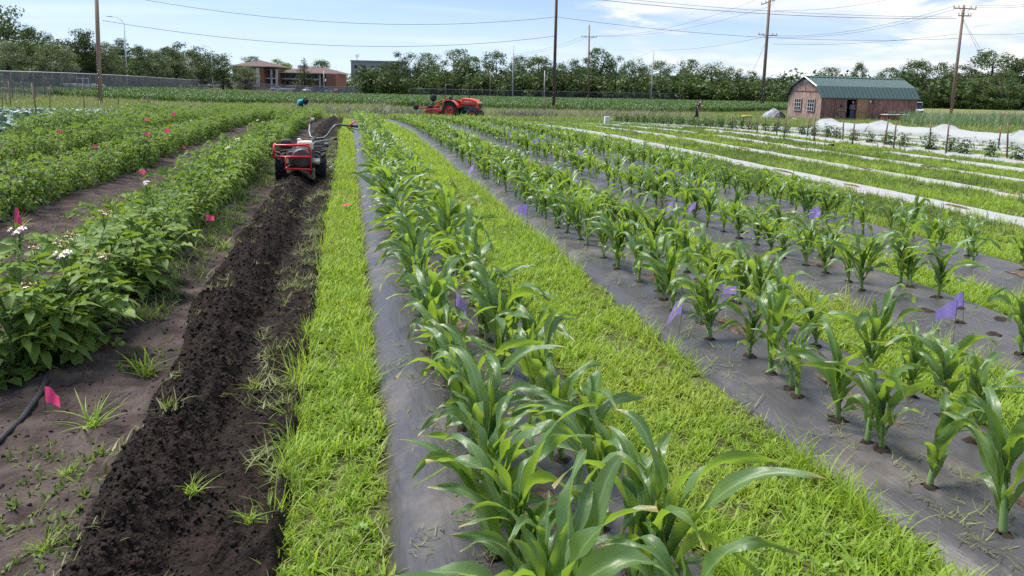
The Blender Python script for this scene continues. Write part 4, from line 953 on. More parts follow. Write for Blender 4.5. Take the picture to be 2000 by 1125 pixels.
def clearmat(name, c, alpha, rough=.8):
    m, t, p, o = newmat(name); p.inputs['Base Color'].default_value = (*c, 1); p.inputs['Roughness'].default_value = rough; p.inputs['Specular IOR Level'].default_value = .2
    tr = N(t, 'ShaderNodeBsdfTransparent'); mx = N(t, 'ShaderNodeMixShader'); mx.inputs[0].default_value = alpha
    t.links.new(tr.outputs[0], mx.inputs[1]); t.links.new(p.outputs[0], mx.inputs[2]); t.links.new(mx.outputs[0], o.inputs[0]); return m
m_screen = clearmat('wind_screen_mesh', (.23, .235, .28), .44); m_chain = clearmat('chain_link_mesh', (.3, .31, .33), .10)
def fence(pts, h, step, screen_mat, label, pr=.03, rail=None):
    e = empty('fence', G(pts[0][0], pts[0][1]), 0, label, 'fence'); o0 = Vector(e.location)
    L = [Vector((p[0], p[1], 0)) for p in pts]; pos = []
    for a, b in zip(L[:-1], L[1:]):
        n = max(1, int((b - a).length / step)); pos += [a + (b - a) * i / n for i in range(n)]
    pos.append(L[-1]); pos = [G(p.x, p.y) - o0 for p in pos]
    pb = MB(); pb.tube([(0, 0, -.1), (0, 0, h)], pr, 6); pm = mesh('post', pb.v, pb.f, m_dpost, smooth=True)
    for p in pos: q = link('post', pm, e); q.location = p
    b = MB(); b.tube([p + Vector((0, 0, h)) for p in pos], pr * 1.4, 6); b.build('top_rail', rail or m_dpost, e, True)
    V = []; Fc = []
    for i, p in enumerate(pos): V += [p + Vector((0, 0, .06)), p + Vector((0, 0, h - .03))]
    Fc = [(2 * i, 2 * i + 2, 2 * i + 3, 2 * i + 1) for i in range(len(pos) - 1)]
    link('mesh_screen', mesh('mesh_screen', V, Fc, screen_mat), e)
    return e
fence([f0[:2], f1[:2]], 2.4, 3.0, m_screen, 'long fence with dark wind screen along the road at left', .035, m_rail)
fq = [GZ(415, 236)[:2], GZ(560, 205)[:2], GZ(760, 176)[:2]]
fence(fq, 2.0, 3.0, clearmat('far_screen', (.15, .155, .18), .45), 'fence with thin screen in front of the parking lot')
fence([GZ(800, 158)[:2], GZ(1060, 152)[:2], GZ(1330, 150)[:2]], 1.9, 3.0, m_chain, 'chain link fence along the foot of the wood')

# ================================================================== POLES AND WIRES
m_wood = pmat('pole_wood', (.20, .135, .10), .85, var=.3, scale=3, stretch=(6, 6, .25), bump=.4, bscale=10)
m_wood2 = pmat('pole_wood_reddish', (.135, .075, .058), .85, var=.3, scale=3, stretch=(6, 6, .25), bump=.4, bscale=10)
m_gpole = pmat('grey_pole', (.38, .38, .37), .6, var=.15, scale=2)
m_ins = pmat('insulator', (.12, .10, .10), .3, var=.2); m_cable = pmat('cable', (.035, .037, .045), .6, var=.1)
def pole(px0, py0, px1, py1, Z, r, mat, label, name='utility_pole', arms=()):
    """foot seen at px0,py0 and top at px1,py1; arms: (py, half length, yaw, tilt)"""
    g = GZ(px0, Z, py0); t = PT(px1, py1, Z)
    e = empty(name, g, 0, label, 'pole'); top = t - g
    b = MB(); b.tube([(0, 0, -.3), top * .5, top], [r, r * .88, r * .72], 10); b.build('pole', mat, e, True)
    for py, hl, yaw, tilt in arms:
        k = (py0 - py) / (py0 - py1); c = top * k; d = Vector((math.cos(yaw - YAW) * math.cos(tilt), math.sin(yaw - YAW) * math.cos(tilt), math.sin(tilt)))
        q = MB(); u, w = frame(d); off_ = Vector((d.y, -d.x, 0)).normalized() * (r + .05)
        q.tube([c - d * hl + off_, c + d * hl + off_], .07, 4); ar = q.build('crossarm', mat, e)
        for s in (-1, -.55, .55, 1):
            ib = MB(); ib.lathe([(.025, 0), (.025, .08), (.06, .10), (.045, .17), (.06, .2), (.03, .28)], 8, c=c + d * hl * s * .96 + off_ + Vector((0, 0, .06))); ib.build('insulator', m_ins, ar, True)
        for s in (-1, 1):
            bb = MB(); bb.tube([c + d * hl * .5 * s + off_, c - Vector((0, 0, hl * .5)) + off_ * .8], .025, 4); bb.build('brace', m_galv, e)
    return e
pole(195, 190, 186, -70, 62, .19, pmat('bleached_pole_wood', (.30, .205, .16), .85, var=.25, scale=3, stretch=(6, 6, .25), bump=.4, bscale=10), 'wooden pole leaning slightly, in front of the screened fence')
pole(1081, 217, 1091, -150, 75, .165, m_wood2, 'tall reddish wooden pole left of the cross-armed ones')
pole(1149, 196, 1151, 49, 150, .19, m_wood, 'distant pole with one crossarm, right of the reddish pole', arms=((72, 1.55, 0, 0),))
pole(1001, 192, 1003, 88, 150, .16, m_gpole, 'thin grey pole standing before the wood')
pole(1271, 200, 1277, 96, 150, .16, m_gpole, 'slim grey pole left of the tall double-armed pole')
pole(1488, 212, 1506, -40, 112, .26, m_wood, 'tall wooden pole with two crossarms left of the shed', arms=((3, 1.6, .2, .35), (69, 1.4, 0, -.02)))
pole(1857, 226, 1883, 10, 88, .19, m_wood, 'leaning wooden pole with two crossarms at right', arms=((17, 1.35, 0, -.03), (31, 1.25, .5, .05)))
pole(957, 190, 958, 138, 160, .12, m_wood, 'short thin brown pole in the wood edge'); pole(1063, 192, 1064, 138, 160, .12, m_gpole, 'short thin grey pole in the wood edge')
m_lamp = pmat('lamp_pole_paint', (.62, .63, .66), .4, var=.08)
def street_lamp(px, py0, pytop, Z, reach, label, s=-1):
    g = GZ(px, Z, py0); t = PT(px - 3, pytop, Z); h = (t - g).z; e = empty('street_lamp', g, -YAW, label, 'street lamp', 'street lamps along the road')
    b = MB(); b.tube([(0, 0, -.2), (0, 0, h * .5), (0, 0, h)], [.13, .11, .08], 10); b.build('pole', m_lamp, e, True)
    a = MB(); pts = [(0, 0, h - .1), (s * reach * .25, 0, h + reach * .22), (s * reach * .6, 0, h + reach * .42), (s * reach, 0, h + reach * .46)]; a.tube(pts, [.05, .045, .04, .035], 8); a.build('arm', m_lamp, e, True)
    l = MB(); l.box((s * (reach + .35), 0, h + reach * .46), (.85, .3, .12)); l.build('lamp_head', m_lamp, e, bevel=.03)
street_lamp(250, 184, 45, 122, 1.9, 'tall street lamp behind the screened fence'); street_lamp(376, 178, 100, 218, 1.5, 'farther street lamp above the pale round trees', 1); street_lamp(416, 176, 97, 240, 2.4, 'farthest street lamp left of the apartments'); street_lamp(633, 178, 138, 232, .5, 'small lamp post in front of the apartment right wing', 1)
def wire(a, b, sag, label, r=.018, n=18):
    a, b = Vector(a), Vector(b); o = MB(); c = (a + b) / 2
    o.tube([a + (b - a) * (i / n) - Vector((0, 0, sag * 4 * (i / n) * (1 - i / n))) - c for i in range(n + 1)], r, 5)
    q = o.build('power_line', m_cable, smooth=True); q.location = c; return tag(q, label, 'power line', 'overhead wires')
wire(PT(200, 40, 62), PT(1088, 70, 75), 1.55, 'wire from the leaning left pole to the reddish pole')
wire(PT(285, 0, 66), PT(1086, 33, 75), 1.35, 'upper wire crossing the sky to the reddish pole')
wire(PT(1087, 33, 75), PT(1873, 75, 88), 1.0, 'wire from the reddish pole towards the right pole')
wire(PT(1166, -1, 80), PT(1868, 36, 88), .6, 'paired wire sloping to the right pole, lower', .026); wire(PT(1230, -1, 80), PT(1862, 33, 88), .45, 'paired wire sloping to the right pole, upper')
wire(PT(1166, 70, 150), PT(1476, 0, 112), 1.4, 'wire rising from cross-armed pole to the double-armed pole, upper'); wire(PT(1141, 70, 150), PT(1500, 14, 112), 1.5, 'wire rising from cross-armed pole to the double-armed pole, lower')
wire(PT(1137, 72, 150), PT(1003, 106, 150), .5, 'wire from cross-armed pole down to the grey pole, upper'); wire(PT(1143, 75, 150), PT(1003, 110, 150), .5, 'wire from cross-armed pole down to the grey pole, lower')
wire(PT(1278, 97, 150), PT(1235, 114, 175), .2, 'short wire from the slim grey pole into the wood'); wire(PT(1500, 70, 112), PT(1281, 98, 150), .6, 'wire from the double-armed pole to slim grey pole')
wire(PT(1512, 20, 112), PT(1740, -2, 100), .5, 'wire leaving the double-armed pole up to the right'); wire(PT(1518, 70, 112), PT(1863, 12, 88), 1.0, 'wire from double-armed pole to right pole top'); wire(PT(1510, 72, 112), PT(1868, 17, 88), 1.1, 'second wire from double-armed pole to right pole top')
wire(PT(1510, 86, 112), PT(1871, 66, 88), .5, 'low wire from double-armed pole to the right pole')
wire(PT(1905, 14, 88), PT(2060, 4, 84), .3, 'upper wire leaving the right pole past the picture edge'); wire(PT(1905, 10, 88), PT(2060, 0, 84), .3, 'topmost wire leaving the right pole past the picture edge'); wire(PT(1876, 66, 88), PT(2060, 58, 84), .3, 'lower wire leaving the right pole past the picture edge')
wire(PT(1882, 40, 88), GZ(1996, 86, 222), 0, 'guy wire of the right pole, longer', .015); wire(PT(1882, 42, 88), GZ(1975, 90, 222), 0, 'guy wire of the right pole, shorter', .015); wire(PT(1496, 82, 112), GZ(1440, 120, 206), 0, 'guy wire of the double-armed pole', .018)
# ================================================================== FAR BUILDINGS
m_brick = pmat('far_brick', (.26, .11, .075), .9, var=.2, scale=3); m_roof = pmat('brown_shingle', (.115, .068, .058), .9, var=.2, scale=2)
m_grey = pmat('grey_concrete', (.30, .29, .30), .85, var=.15, scale=1.); m_cream = pmat('cream_trim', (.55, .52, .47), .7, var=.1); m_glass = pmat('dark_glass', (.03, .035, .045), .12, var=.2)
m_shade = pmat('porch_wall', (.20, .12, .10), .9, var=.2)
def wall_window(par, c, w, h, fx=0.0):
    q = MB(); q.box(c, (w, .12, h)); f_ = q.build('window', m_cream, par)
    g = MB(); g.box((c[0], c[1] - .05, c[2]), (w * .84, .08, h * .86)); g.build('pane', m_glass, f_)
def hip(par, x0, x1, y0, y1, z, h, ov=.6, name='roof'):
    x0 -= ov; x1 += ov; y0 -= ov; y1 += ov; d = min(x1 - x0, y1 - y0) / 2; ym = (y0 + y1) / 2; xm = (x0 + x1) / 2
    r = [(x0 + d, ym, z + h), (x1 - d, ym, z + h)] if x1 - x0 > y1 - y0 else [(xm, y0 + d, z + h), (xm, y1 - d, z + h)]
    V = [(x0, y0, z), (x1, y0, z), (x1, y1, z), (x0, y1, z)] + r
    F_ = [(0, 1, 5, 4), (1, 2, 5), (2, 3, 4, 5), (3, 0, 4), (0, 3, 2, 1)] if x1 - x0 > y1 - y0 else [(0, 1, 4), (1, 2, 5, 4), (2, 3, 5), (3, 0, 4, 5), (0, 3, 2, 1)]
    b = MB(); b.add(V, F_); ro = b.build(name, m_roof, par)
    t = MB(); t.box((xm, ym, z - .12), (x1 - x0 + .04, y1 - y0 + .04, .22)); t.build('fascia', m_cream, ro); return ro
K = 242 / F            # metres per photo pixel there
g = GZ(457, 242, 182); ap = empty('apartment_building', g, -YAW, 'two-storey brick apartment building with brown hipped roofs', 'building')
def X_(px): return (px - 457) * K
def Zh(py): return (183 - py) * K
q = MB(); q.box((X_(486), 6, Zh(140) / 2), (X_(515) - X_(457), 12, Zh(140))); q.build('wall', m_brick, ap)
q = MB(); q.box((X_(526), 8, Zh(141) / 2), (X_(538) - X_(515.2), 10, Zh(141))); q.build('porch_wall', m_shade, ap)
q = MB(); q.box((X_(560), 13, Zh(149) / 2), (X_(636) - X_(538.2), 10, Zh(149))); q.build('porch_wall', m_shade, ap)
q = MB(); q.box((X_(645), 9, Zh(152) / 2), (X_(655) - X_(636.2), 16, Zh(152))); q.build('wall', m_brick, ap)
hip(ap, X_(457), X_(538), 0, 13, Zh(139.5), 11.5 * K); r2 = hip(ap, X_(536), X_(655), 6, 19, Zh(150), 11 * K)
for px in (527, 537, 575, 615): 
    c = MB(); c.box((X_(px), 2.2 if px < 550 else 6.8, Zh(143 if px < 550 else 150) / 2 - .2), (.55, .55, Zh(143 if px < 550 else 150) - .3)); c.build('column', m_cream, ap)
for px, w, y in ((526, 20, 2.6), (577, 74, 7.2)):
    c = MB(); c.box((X_(px), y, Zh(163)), (w * K, 1.6, .35)); bal = c.build('balcony', m_cream, ap)
    r = MB(); 
    for i in range(int(w * K / .5)): r.box((X_(px) - w * K / 2 + .25 + i * .5, y - .7, Zh(163) + .7), (.05, .05, 1.0))
    r.box((X_(px), y - .7, Zh(163) + 1.25), (w * K, .08, .08)); r.build('railing', m_shade, bal)
c = MB(); c.box((X_(505), -.15, Zh(165) + .6), (1.1, .2, Zh(139.8) * .82)); c.build('stair_panel', m_cream, ap)
for px in (464, 473, 484, 494):
    for py in (150, 168): wall_window(ap, (X_(px), -.03, Zh(py)), 1.1, 1.5)
for px in (548, 560, 590, 605, 622):
    for py in (157, 171): wall_window(ap, (X_(px), 7.95, Zh(py)), 1.3, 1.6)
for px, yy in ((521, 2.97), (532, 2.97)):
    for py in (150, 168): wall_window(ap, (X_(px), yy, Zh(py)), 1.3, 1.9)
c = MB(); c.box((X_(490), 6, Zh(131)), (2.2, 1.5, .9)); c.build('chimney', m_cream, ap)
c = MB(); c.box((X_(572), 12, Zh(140) + .3), (3, 1.5, .8)); c.build('roof_vent', m_cream, r2)
K2 = 330 / F; g = GZ(686, 330, 182); ob = empty('office_block', g, -YAW, 'grey flat-roofed block far behind the trees', 'building')
q = MB(); q.box((11.5, 6, 58 * K2 / 2 - 1), (23, 12, 58 * K2)); q.build('wall', m_grey, ob)
q = MB(); q.box((11.5, 6, 58 * K2 - .75), (23.5, 12.5, .5)); q.build('parapet', m_grey, ob)
for r_ in range(3):
    for i in range(6): wall_window(ob, (2.2 + i * 3.7, -.03, 3.5 + r_ * 3.2), 1.6, 1.7)
q = MB(); q.tube([(1.5, 6, 58 * K2 - 1), (1.5, 6, 58 * K2 + 2)], .12, 6); [q.tube([(1.5 - 1, 6, 58 * K2 + 1 + i * .5), (1.5 + 1, 6, 58 * K2 + 1.3 + i * .5)], .08, 4) for i in range(3)]; q.build('roof_mast', m_grey, ob)
g = GZ(705, 205, 184); hb = empty('brick_house', g, -YAW, 'small brick house with pale hipped roof left of the wood', 'house')
q = MB(); q.box((3.4, 3, 1.2), (6.8, 6, 2.5)); q.build('wall', m_brick, hb); hip(hb, 0, 6.8, 0, 6, 2.5, 1.3, .5)
for i in range(2): wall_window(hb, (1.8 + i * 3.2, -.03, 1.3), 1.1, 1.2)
g = GZ(1088, 190, 188); wb_ = empty('white_garage', g, -YAW + .25, 'white roofed outbuilding glimpsed through the wood', 'building')
m_whit = pmat('white_paint', (.72, .72, .72), .5, var=.08)
q = MB(); q.box((2.6, 2.5, 1.1), (5.2, 5, 2.2)); q.build('wall', m_grey, wb_); q = MB(); q.prism([(-.4, 2.2), (2.6, 3.3), (5.6, 2.2), (5.6, 2.05), (-.4, 2.05)], -.3, 5.3); q.build('roof', m_whit, wb_)
q = MB(); q.box((2.6, -.03, .95), (2.4, .08, 1.8)); q.build('door', m_cream, wb_)
g = GZ(82, 125, 180); lh = empty('brick_cottage', g, -YAW + .3, 'brick house glimpsed through the screened fence at left', 'house')
q = MB(); q.box((0, 3, 1.3), (9, 6, 2.7)); q.build('wall', m_brick, lh); hip(lh, -4.5, 4.5, 0, 6, 2.6, 1.6, .5)
for i in (-3, 0, 3): wall_window(lh, (i, -.03, 1.4), 1.2, 1.2)

# ================================================================== CARS
m_tyre = pmat('tyre_rubber', (.022, .022, .024), .85, var=.2); m_rim = pmat('alloy', (.4, .4, .42), .35, metal=.8, var=.1); m_light = pmat('lamp_glass', (.75, .75, .7), .2, var=.05); m_tail = pmat('tail_lamp', (.4, .01, .01), .3, var=.1)
paint = {n: pmat('car_paint_' + n, c, .3, var=.03, coat=.6) for n, c in (('white', (.75, .75, .76)), ('silver', (.42, .43, .45)), ('black', (.02, .02, .023)), ('blue', (.03, .06, .16)), ('maroon', (.13, .02, .03)), ('red', (.4, .03, .03)), ('green', (.03, .07, .06)))}
prof = {'sedan': ([(-2.2, .35), (-2.25, .75), (-2.0, .92), (-1.35, .97), (1.0, .95), (1.95, .82), (2.2, .62), (2.2, .35)], [(-1.65, .96), (-1.05, 1.42), (.25, 1.44), (1.05, .95)]),
        'suv': ([(-2.25, .4), (-2.3, .9), (-2.2, 1.05), (.95, 1.05), (2.0, .98), (2.25, .75), (2.25, .4)], [(-2.15, 1.04), (-1.9, 1.68), (.2, 1.7), (1.0, 1.04)]),
        'pickup': ([(-2.7, .45), (-2.7, 1.08), (-.75, 1.08), (1.15, 1.08), (2.45, 1.02), (2.65, .75), (2.65, .45)], [(-.85, 1.07), (-.7, 1.75), (.6, 1.78), (1.35, 1.07)])}
def car(px, Z, kind, colour, rz, label, py=180):
    g = GZ(px, Z, py); e = empty('parked_car' if kind != 'pickup' else 'pickup_truck', g, rz - YAW, label, 'car' if kind != 'pickup' else 'truck', 'cars in the parking lot'); bp, cp = prof[kind]
    q = MB(); q.prism(bp, -.88, .88); q.build('body', paint[colour], e, bevel=.08)
    q = MB(); q.prism(cp, -.74, .74); cab = q.build('windows', m_glass, e, bevel=.04)
    zt = max(p[1] for p in cp); tp = [p for p in cp if p[1] > zt - .1]; q = MB(); q.box(((tp[0][0] + tp[1][0]) / 2, 0, zt + .01), (abs(tp[1][0] - tp[0][0]) + .12, 1.5, .07)); q.build('roof', paint[colour], cab, bevel=.02)
    for xx in (tp[0][0] - .02, (tp[0][0] + tp[1][0]) / 2, tp[1][0] + .02):
        for s in (-1, 1):
            q = MB(); q.box((xx, s * .745, (zt + cp[0][1]) / 2), (.09, .03, zt - cp[0][1])); q.build('pillar', paint[colour], cab)
    L = bp[-1][0]
    for xx in (-L * .62, L * .64):
        for s in (-1, 1):
            q = MB(); q.lathe([(.1, -.1), (.33, -.11), (.34, 0), (.33, .11), (.1, .1)], 16, 'Y', (xx, s * .8, .33)); w = q.build('tyre', m_tyre, e, True)
            q = MB(); q.lathe([(.05, -.02), (.21, -.01), (.21, .02), (.05, .03)], 12, 'Y', (xx, s * .915, .33)); q.build('rim', m_rim, w)
    for s in (-1, 1):
        q = MB(); q.box((L - .03, s * .62, .74), (.1, .36, .15)); q.build('headlight', m_light, e); q = MB(); q.box((bp[1][0] + .02, s * .68, .82), (.1, .26, .2)); q.build('tail_light', m_tail, e)
for a in [(404, 236, 'suv', 'white', .2, 'white car at the left end of the parking row'), (421, 234, 'sedan', 'silver', .1, 'silver car second from left in the parking row'), (442, 232, 'suv', 'silver', 3.1, 'pale wagon below the apartment left wing'), (474, 230, 'suv', 'white', .9, 'white car turned sideways before the apartment wall'), (488, 228, 'sedan', 'green', 3.0, 'dark green car right of the sideways white one'),
          (543, 222, 'sedan', 'white', .1, 'low white car below the apartment porch'), (566, 222, 'suv', 'white', 3.1, 'white car right of the low white one'), (592, 220, 'suv', 'maroon', .1, 'maroon car below the conifer'), (604, 217, 'sedan', 'white', 1.2, 'white car angled beside the maroon one'), (622, 217, 'suv', 'blue', 3.0, 'dark blue car right of the conifer'), (640, 215, 'sedan', 'blue', .3, 'dark blue car before the apartment end wall'), (650, 212, 'sedan', 'silver', .1, 'silver car at the apartment end wall'), (664, 212, 'sedan', 'red', .6, 'red car between apartments and office block'), (682, 210, 'pickup', 'blue', .1, 'dark pickup before the small brick house'), (728, 200, 'sedan', 'white', 1.4, 'white car by the left end of the wood')]:
    car(*a)
car(163, 100, 'pickup', 'white', .55, 'white pickup driving on the road behind the screened fence', 176); car(328, 190, 'suv', 'silver', .8, 'silver car on the road far behind the screened fence', 174)
car(1772, 76, 'suv', 'white', 1.35, 'white vehicle parked behind the right end of the shed', 225)

# ================================================================== SHED
m_side = pmat('weathered_red_siding', (.25, .095, .075), .9, var=.42, scale=5, c2=(.40, .22, .185), stretch=(3.5, 3.5, .35), bump=.3, bscale=20, detail=6)
m_gable = pmat('bleached_siding', (.32, .165, .13), .9, var=.4, scale=5, c2=(.54, .40, .34), stretch=(3.5, 3.5, .35), bump=.3, bscale=20, detail=6)
m_teal = pmat('teal_metal_roof', (.014, .066, .062), .36, metal=.0, spec=1.0, var=.12, scale=2); m_frame = pmat('window_white', (.68, .67, .65), .5, var=.08); m_newwood = pmat('tan_plywood', (.42, .235, .13), .8, var=.25, scale=4, stretch=(4, 4, .4))
m_dark_in = pmat('shed_interior', (.05, .04, .035), .95, var=.3)
A = PT(1601, 241, 62.5); Bp = PT(1787, 237, 66.2); gA_ = G(A.x, A.y); dx = Vector((Bp.x - A.x, Bp.y - A.y, 0)); SL = dx.length; rz = math.atan2(dx.y, dx.x)
SW = 4.0; EV = 2.06; KN = 3.0; PK = 3.8
sh = empty('garden_shed', gA_ + Vector((0, 0, -.04)), rz, 'weathered red barn-style shed with teal gambrel roof and open doors', 'shed')
def siding(b, p0, p1, z0, z1, out, step=.2, mi=0):
    p0, p1 = Vector(p0), Vector(p1); n = max(1, int((p1 - p0).length / step)); d = (p1 - p0) / n; o = Vector(out)
    for i in range(n):
        a = p0 + d * (i + .04); c = p0 + d * (i + .96); k = o * random.uniform(.02, .03)
        V = [a, c, c + k, a + k]; V = [(v.x, v.y, z0) for v in V] + [(v.x, v.y, z1) for v in V]
        b.add(V, [(0, 1, 2, 3), (7, 6, 5, 4), (0, 4, 5, 1), (1, 5, 6, 2), (2, 6, 7, 3), (3, 7, 4, 0)], mi)
DX0, DX1 = SL * .252, SL * .345
q = MB(); q.box((DX0 / 2, .05, EV / 2), (DX0, .1, EV)); q.box(((DX1 + SL) / 2, .05, EV / 2), (SL - DX1, .1, EV)); q.box(((DX0 + DX1) / 2, .05, EV - .06), (DX1 - DX0, .09, .12)); q.box((SL / 2, SW - .05, EV / 2), (SL, .1, EV))
siding(q, (0, 0, 0), (DX0, 0, 0), .05, EV, (0, -1, 0)); siding(q, (DX1, 0, 0), (SL, 0, 0), .05, EV, (0, -1, 0)); q.build('side_wall', m_side, sh)
gpoly = [(0, 0), (SW, 0), (SW, EV), (SW - .5, KN), (SW / 2, PK - .05), (.5, KN), (0, EV)]
for x0, x1 in ((.001, .1), (SL - .1, SL - .001)):
    q = MB(); q.prism([(y, z) for y, z in gpoly], x0, x1, 'YZ')
    if x0 < 1:
        for i in range(20):
            y0_, y1_ = i * SW / 20 + .01, (i + 1) * SW / 20 - .01; ym = (y0_ + y1_) / 2; m_ = min(ym, SW - ym)
            zt = EV + (KN - EV) * m_ / .5 if m_ < .5 else KN + (PK - KN) * (m_ - .5) / (SW / 2 - .5)
            q.box((-.012, ym, .05 + (zt - .1) / 2), (.025, y1_ - y0_, zt - .1))
    q.build('gable_wall', m_gable, sh)
q = MB(); q.box((-.04, SW / 2, 2.62), (.05, 3.5, .09)); q.box((-.04, SW / 2, 2.95), (.05, .09, .6)); q.build('gable_trim', m_side, sh)
def roof_side(sg):
    b = MB(); yv = lambda y: y if sg > 0 else SW - y
    pts = [(-.16, EV - .02), (.5, KN), (SW / 2, PK)]
    for (ya, za), (yb, zb) in zip(pts[:-1], pts[1:]):
        V = [(-.18, yv(ya), za), (SL + .18, yv(ya), za), (SL + .18, yv(yb), zb), (-.18, yv(yb), zb)]; V2 = [(x, y, z + .05) for x, y, z in V]
        b.add(V + V2, [(0, 1, 2, 3), (4, 5, 6, 7), (0, 1, 5, 4), (1, 2, 6, 5), (2, 3, 7, 6), (3, 0, 4, 7)])
        n = int((SL + .36) / .42); dn = Vector((0, zb - za, (yb - ya))); dn = Vector((0, -(zb - za) * sg, abs(yb - ya))).normalized()
        for i in range(n + 1):
            x = -.16 + i * (SL + .32) / n; a = Vector((x, yv(ya), za + .05)); c = Vector((x, yv(yb), zb + .05))
            b.tube([a + dn * .012, c + dn * .012], .028, 6)
    return b.build('roof_panel', m_teal, sh)
roof_side(1); roof_side(-1)
q = MB(); q.prism([(SW / 2 - .16, PK + .02), (SW / 2, PK + .1), (SW / 2 + .16, PK + .02), (SW / 2, PK + .05)], -.2, SL + .2, 'YZ'); q.build('ridge_cap', m_teal, sh)
q = MB()
for sg in (0, 1):
    pts = [(-.17, EV - .02), (.5, KN + .01), (SW / 2, PK + .01)]; pts = pts if not sg else [(SW - y, z) for y, z in pts]
    for (ya, za), (yb, zb) in zip(pts[:-1], pts[1:]): q.tube([(-.19, ya, za), (-.19, yb, zb)], .06, 4)
q.build('barge_board', m_teal, sh)
q = MB(); q.box((-.045, SW / 2, 3.4), (.05, .4, .26)); v_ = q.build('gable_vent', m_frame, sh); q = MB(); [q.box((-.075, SW / 2, 3.33 + i * .06), (.02, .3, .03)) for i in range(3)]; q.build('louvre', m_glass, v_)
for yc in (1.12, 2.72):
    q = MB(); q.box((-.04, yc, 1.42), (.06, .92, 1.12)); w_ = q.build('window', m_side, sh)
    q = MB(); q.box((-.06, yc, 1.42), (.06, .78, .98)); q.build('pane', m_glass, w_)
    for i in range(4): q = MB(); q.box((-.095, yc - .39 + i * .26, 1.42), (.02, .03, .98)); q.build('muntin', m_frame, w_)
    for i in range(4): q = MB(); q.box((-.097, yc, .93 + i * .327), (.02, .82, .03)); q.build('muntin', m_frame, w_)
q = MB(); q.box((SL / 2, SW / 2, .03), (SL - .2, SW - .2, .06)); q.build('floor', m_dark_in, sh)
# closed left leaf with X brace, right leaf folded back against the wall
dw = DX0 * .47; d1 = MB(); siding(d1, (DX0 - dw, -.05, 0), (DX0 - .02, -.05, 0), .1, EV - .08, (0, -1, 0), .15); d1.box((DX0 - dw / 2, -.045, EV / 2), (dw - .03, .03, EV - .2)); do = d1.build('door', m_side, sh)
for a, c in (((DX0 - dw + .05, .25), (DX0 - .08, .95)), ((DX0 - .08, .25), (DX0 - dw + .05, .95)), ((DX0 - dw + .04, 1.02), (DX0 - .06, 1.02)), ((DX0 - dw + .04, .18), (DX0 - .06, .18))):
    q = MB(); q.tube([(a[0], -.105, a[1]), (c[0], -.105 - .002 * random.random(), c[1])], .045, 4); q.build('brace', m_gable, do)
q = MB(); q.lathe([(.09, -.02), (.12, -.02), (.12, .02), (.09, .02)], 14, 'Y', (DX0 - dw * .5, -.12, 1.42)); q.build('wreath', m_dark_in, do)
q = MB(); q.box((DX0 - .14, -.11, 1.28), (.2, .03, .04)); q.build('latch', m_galv, do)
d2 = MB(); d2.box((DX1 + .66, -.075, EV / 2), (1.2, .05, EV - .14)); d2o = d2.build('door', m_newwood, sh); d2o['label'] = 'tan inside face of the open right door'
q = MB()
for z in (.2, .98, EV - .2): q.box((DX1 + .66, -.115, z), (1.2, .03, .12))
for x in (DX1 + .11, DX1 + 1.21): q.box((x, -.118, EV / 2), (.1, .03, EV - .14))
q.build('door_frame', m_newwood, d2o)
q = MB(); q.lathe([(.04, 0), (.1, .02), (.1, .1), (.03, .12)], 10, 'Y', (DX1 + 1.5, -.16, EV - .25)); q.build('wall_lamp', m_light, sh, True)
q = MB(); q.lathe([(.05, 0), (.12, .02), (.12, .08), (.05, .1)], 10, 'Y', (DX1 + 2.0, -.16, EV - .32)); q.build('horn_bell', m_side, sh, True)
def shed_pt(x, y, z=0): 
    p = sh.matrix_world @ Vector((x, y, z)) if False else gA_ + Vector((math.cos(rz) * x - math.sin(rz) * y, math.sin(rz) * x + math.cos(rz) * y, z)); return Vector((p.x, p.y, float(terr(p.x, p.y)) + z))
# bench with odds and ends, fuel can, tarp heap, boxes
t = empty('work_table', shed_pt(SL * .70, -1.0), rz, 'white topped table in front of the shed wall', 'table')
q = MB(); q.box((0, 0, .72), (3.3, .75, .05)); q.build('table_top', m_whit, t)
for sx in (-1.5, 1.5):
    for sy in (-.3, .3): q = MB(); q.tube([(sx, sy, 0), (sx, sy, .7)], .03, 6); q.build('leg', m_galv, t)
m_pot_ = pmat('plant_pot', (.03, .03, .03), .6, var=.2)
for i, xx in enumerate((-1.0, -.65, -.3, .2, .45)):
    p = shed_pt(SL * .70 + xx, -1.0, .745); e = empty('potted_plant', p, 0, '%s dark pot on the shed table' % ['leftmost', 'second', 'third', 'fourth', 'rightmost'][i], 'plant pot', 'pots on the shed table')
    q = MB(); q.lathe([(.07, 0), (.1, .15), (.085, .15), (.08, .12)], 10); q.build('pot', m_pot_, e, True); f_ = link('foliage', rg[i % 4], e); f_.location = (0, 0, .12); f_.scale = (.45, .45, .7)
m_redp = pmat('red_plastic', (.5, .02, .02), .4, var=.1)
e = empty('fuel_can', shed_pt(SL * .525, -1.15), rz, 'red fuel can on the ground left of the white table', 'fuel can'); q = MB(); q.box((0, 0, .19), (.46, .26, .38), taper=.85); q.build('body', m_redp, e, bevel=.04); q = MB(); q.tube([(-.15, 0, .37), (-.1, 0, .47), (.1, 0, .47), (.15, 0, .37)], .025, 6); q.build('handle', m_redp, e, True); q = MB(); q.tube([(-.2, 0, .34), (-.38, 0, .56)], .025, 6); q.build('spout', m_pot_, e)
e = empty('mower_crate', shed_pt(SL * .915, -1.3), rz, 'small orange yellow basket by the table right end', 'basket'); q = MB(); q.lathe([(.2, 0), (.28, .25), (.26, .25), (.19, .03)], 12); q.build('basket', pmat('orange_plastic', (.6, .25, .04), .5, var=.1), e, True)
m_tarp = pmat('grey_striped_tarp', (.10, .105, .13), .7, var=.3, scale=1.2, c2=(.45, .46, .48), stretch=(1.2, 5, 1)); m_blackp = pmat('black_plastic', (.015, .016, .022), .4, var=.2)
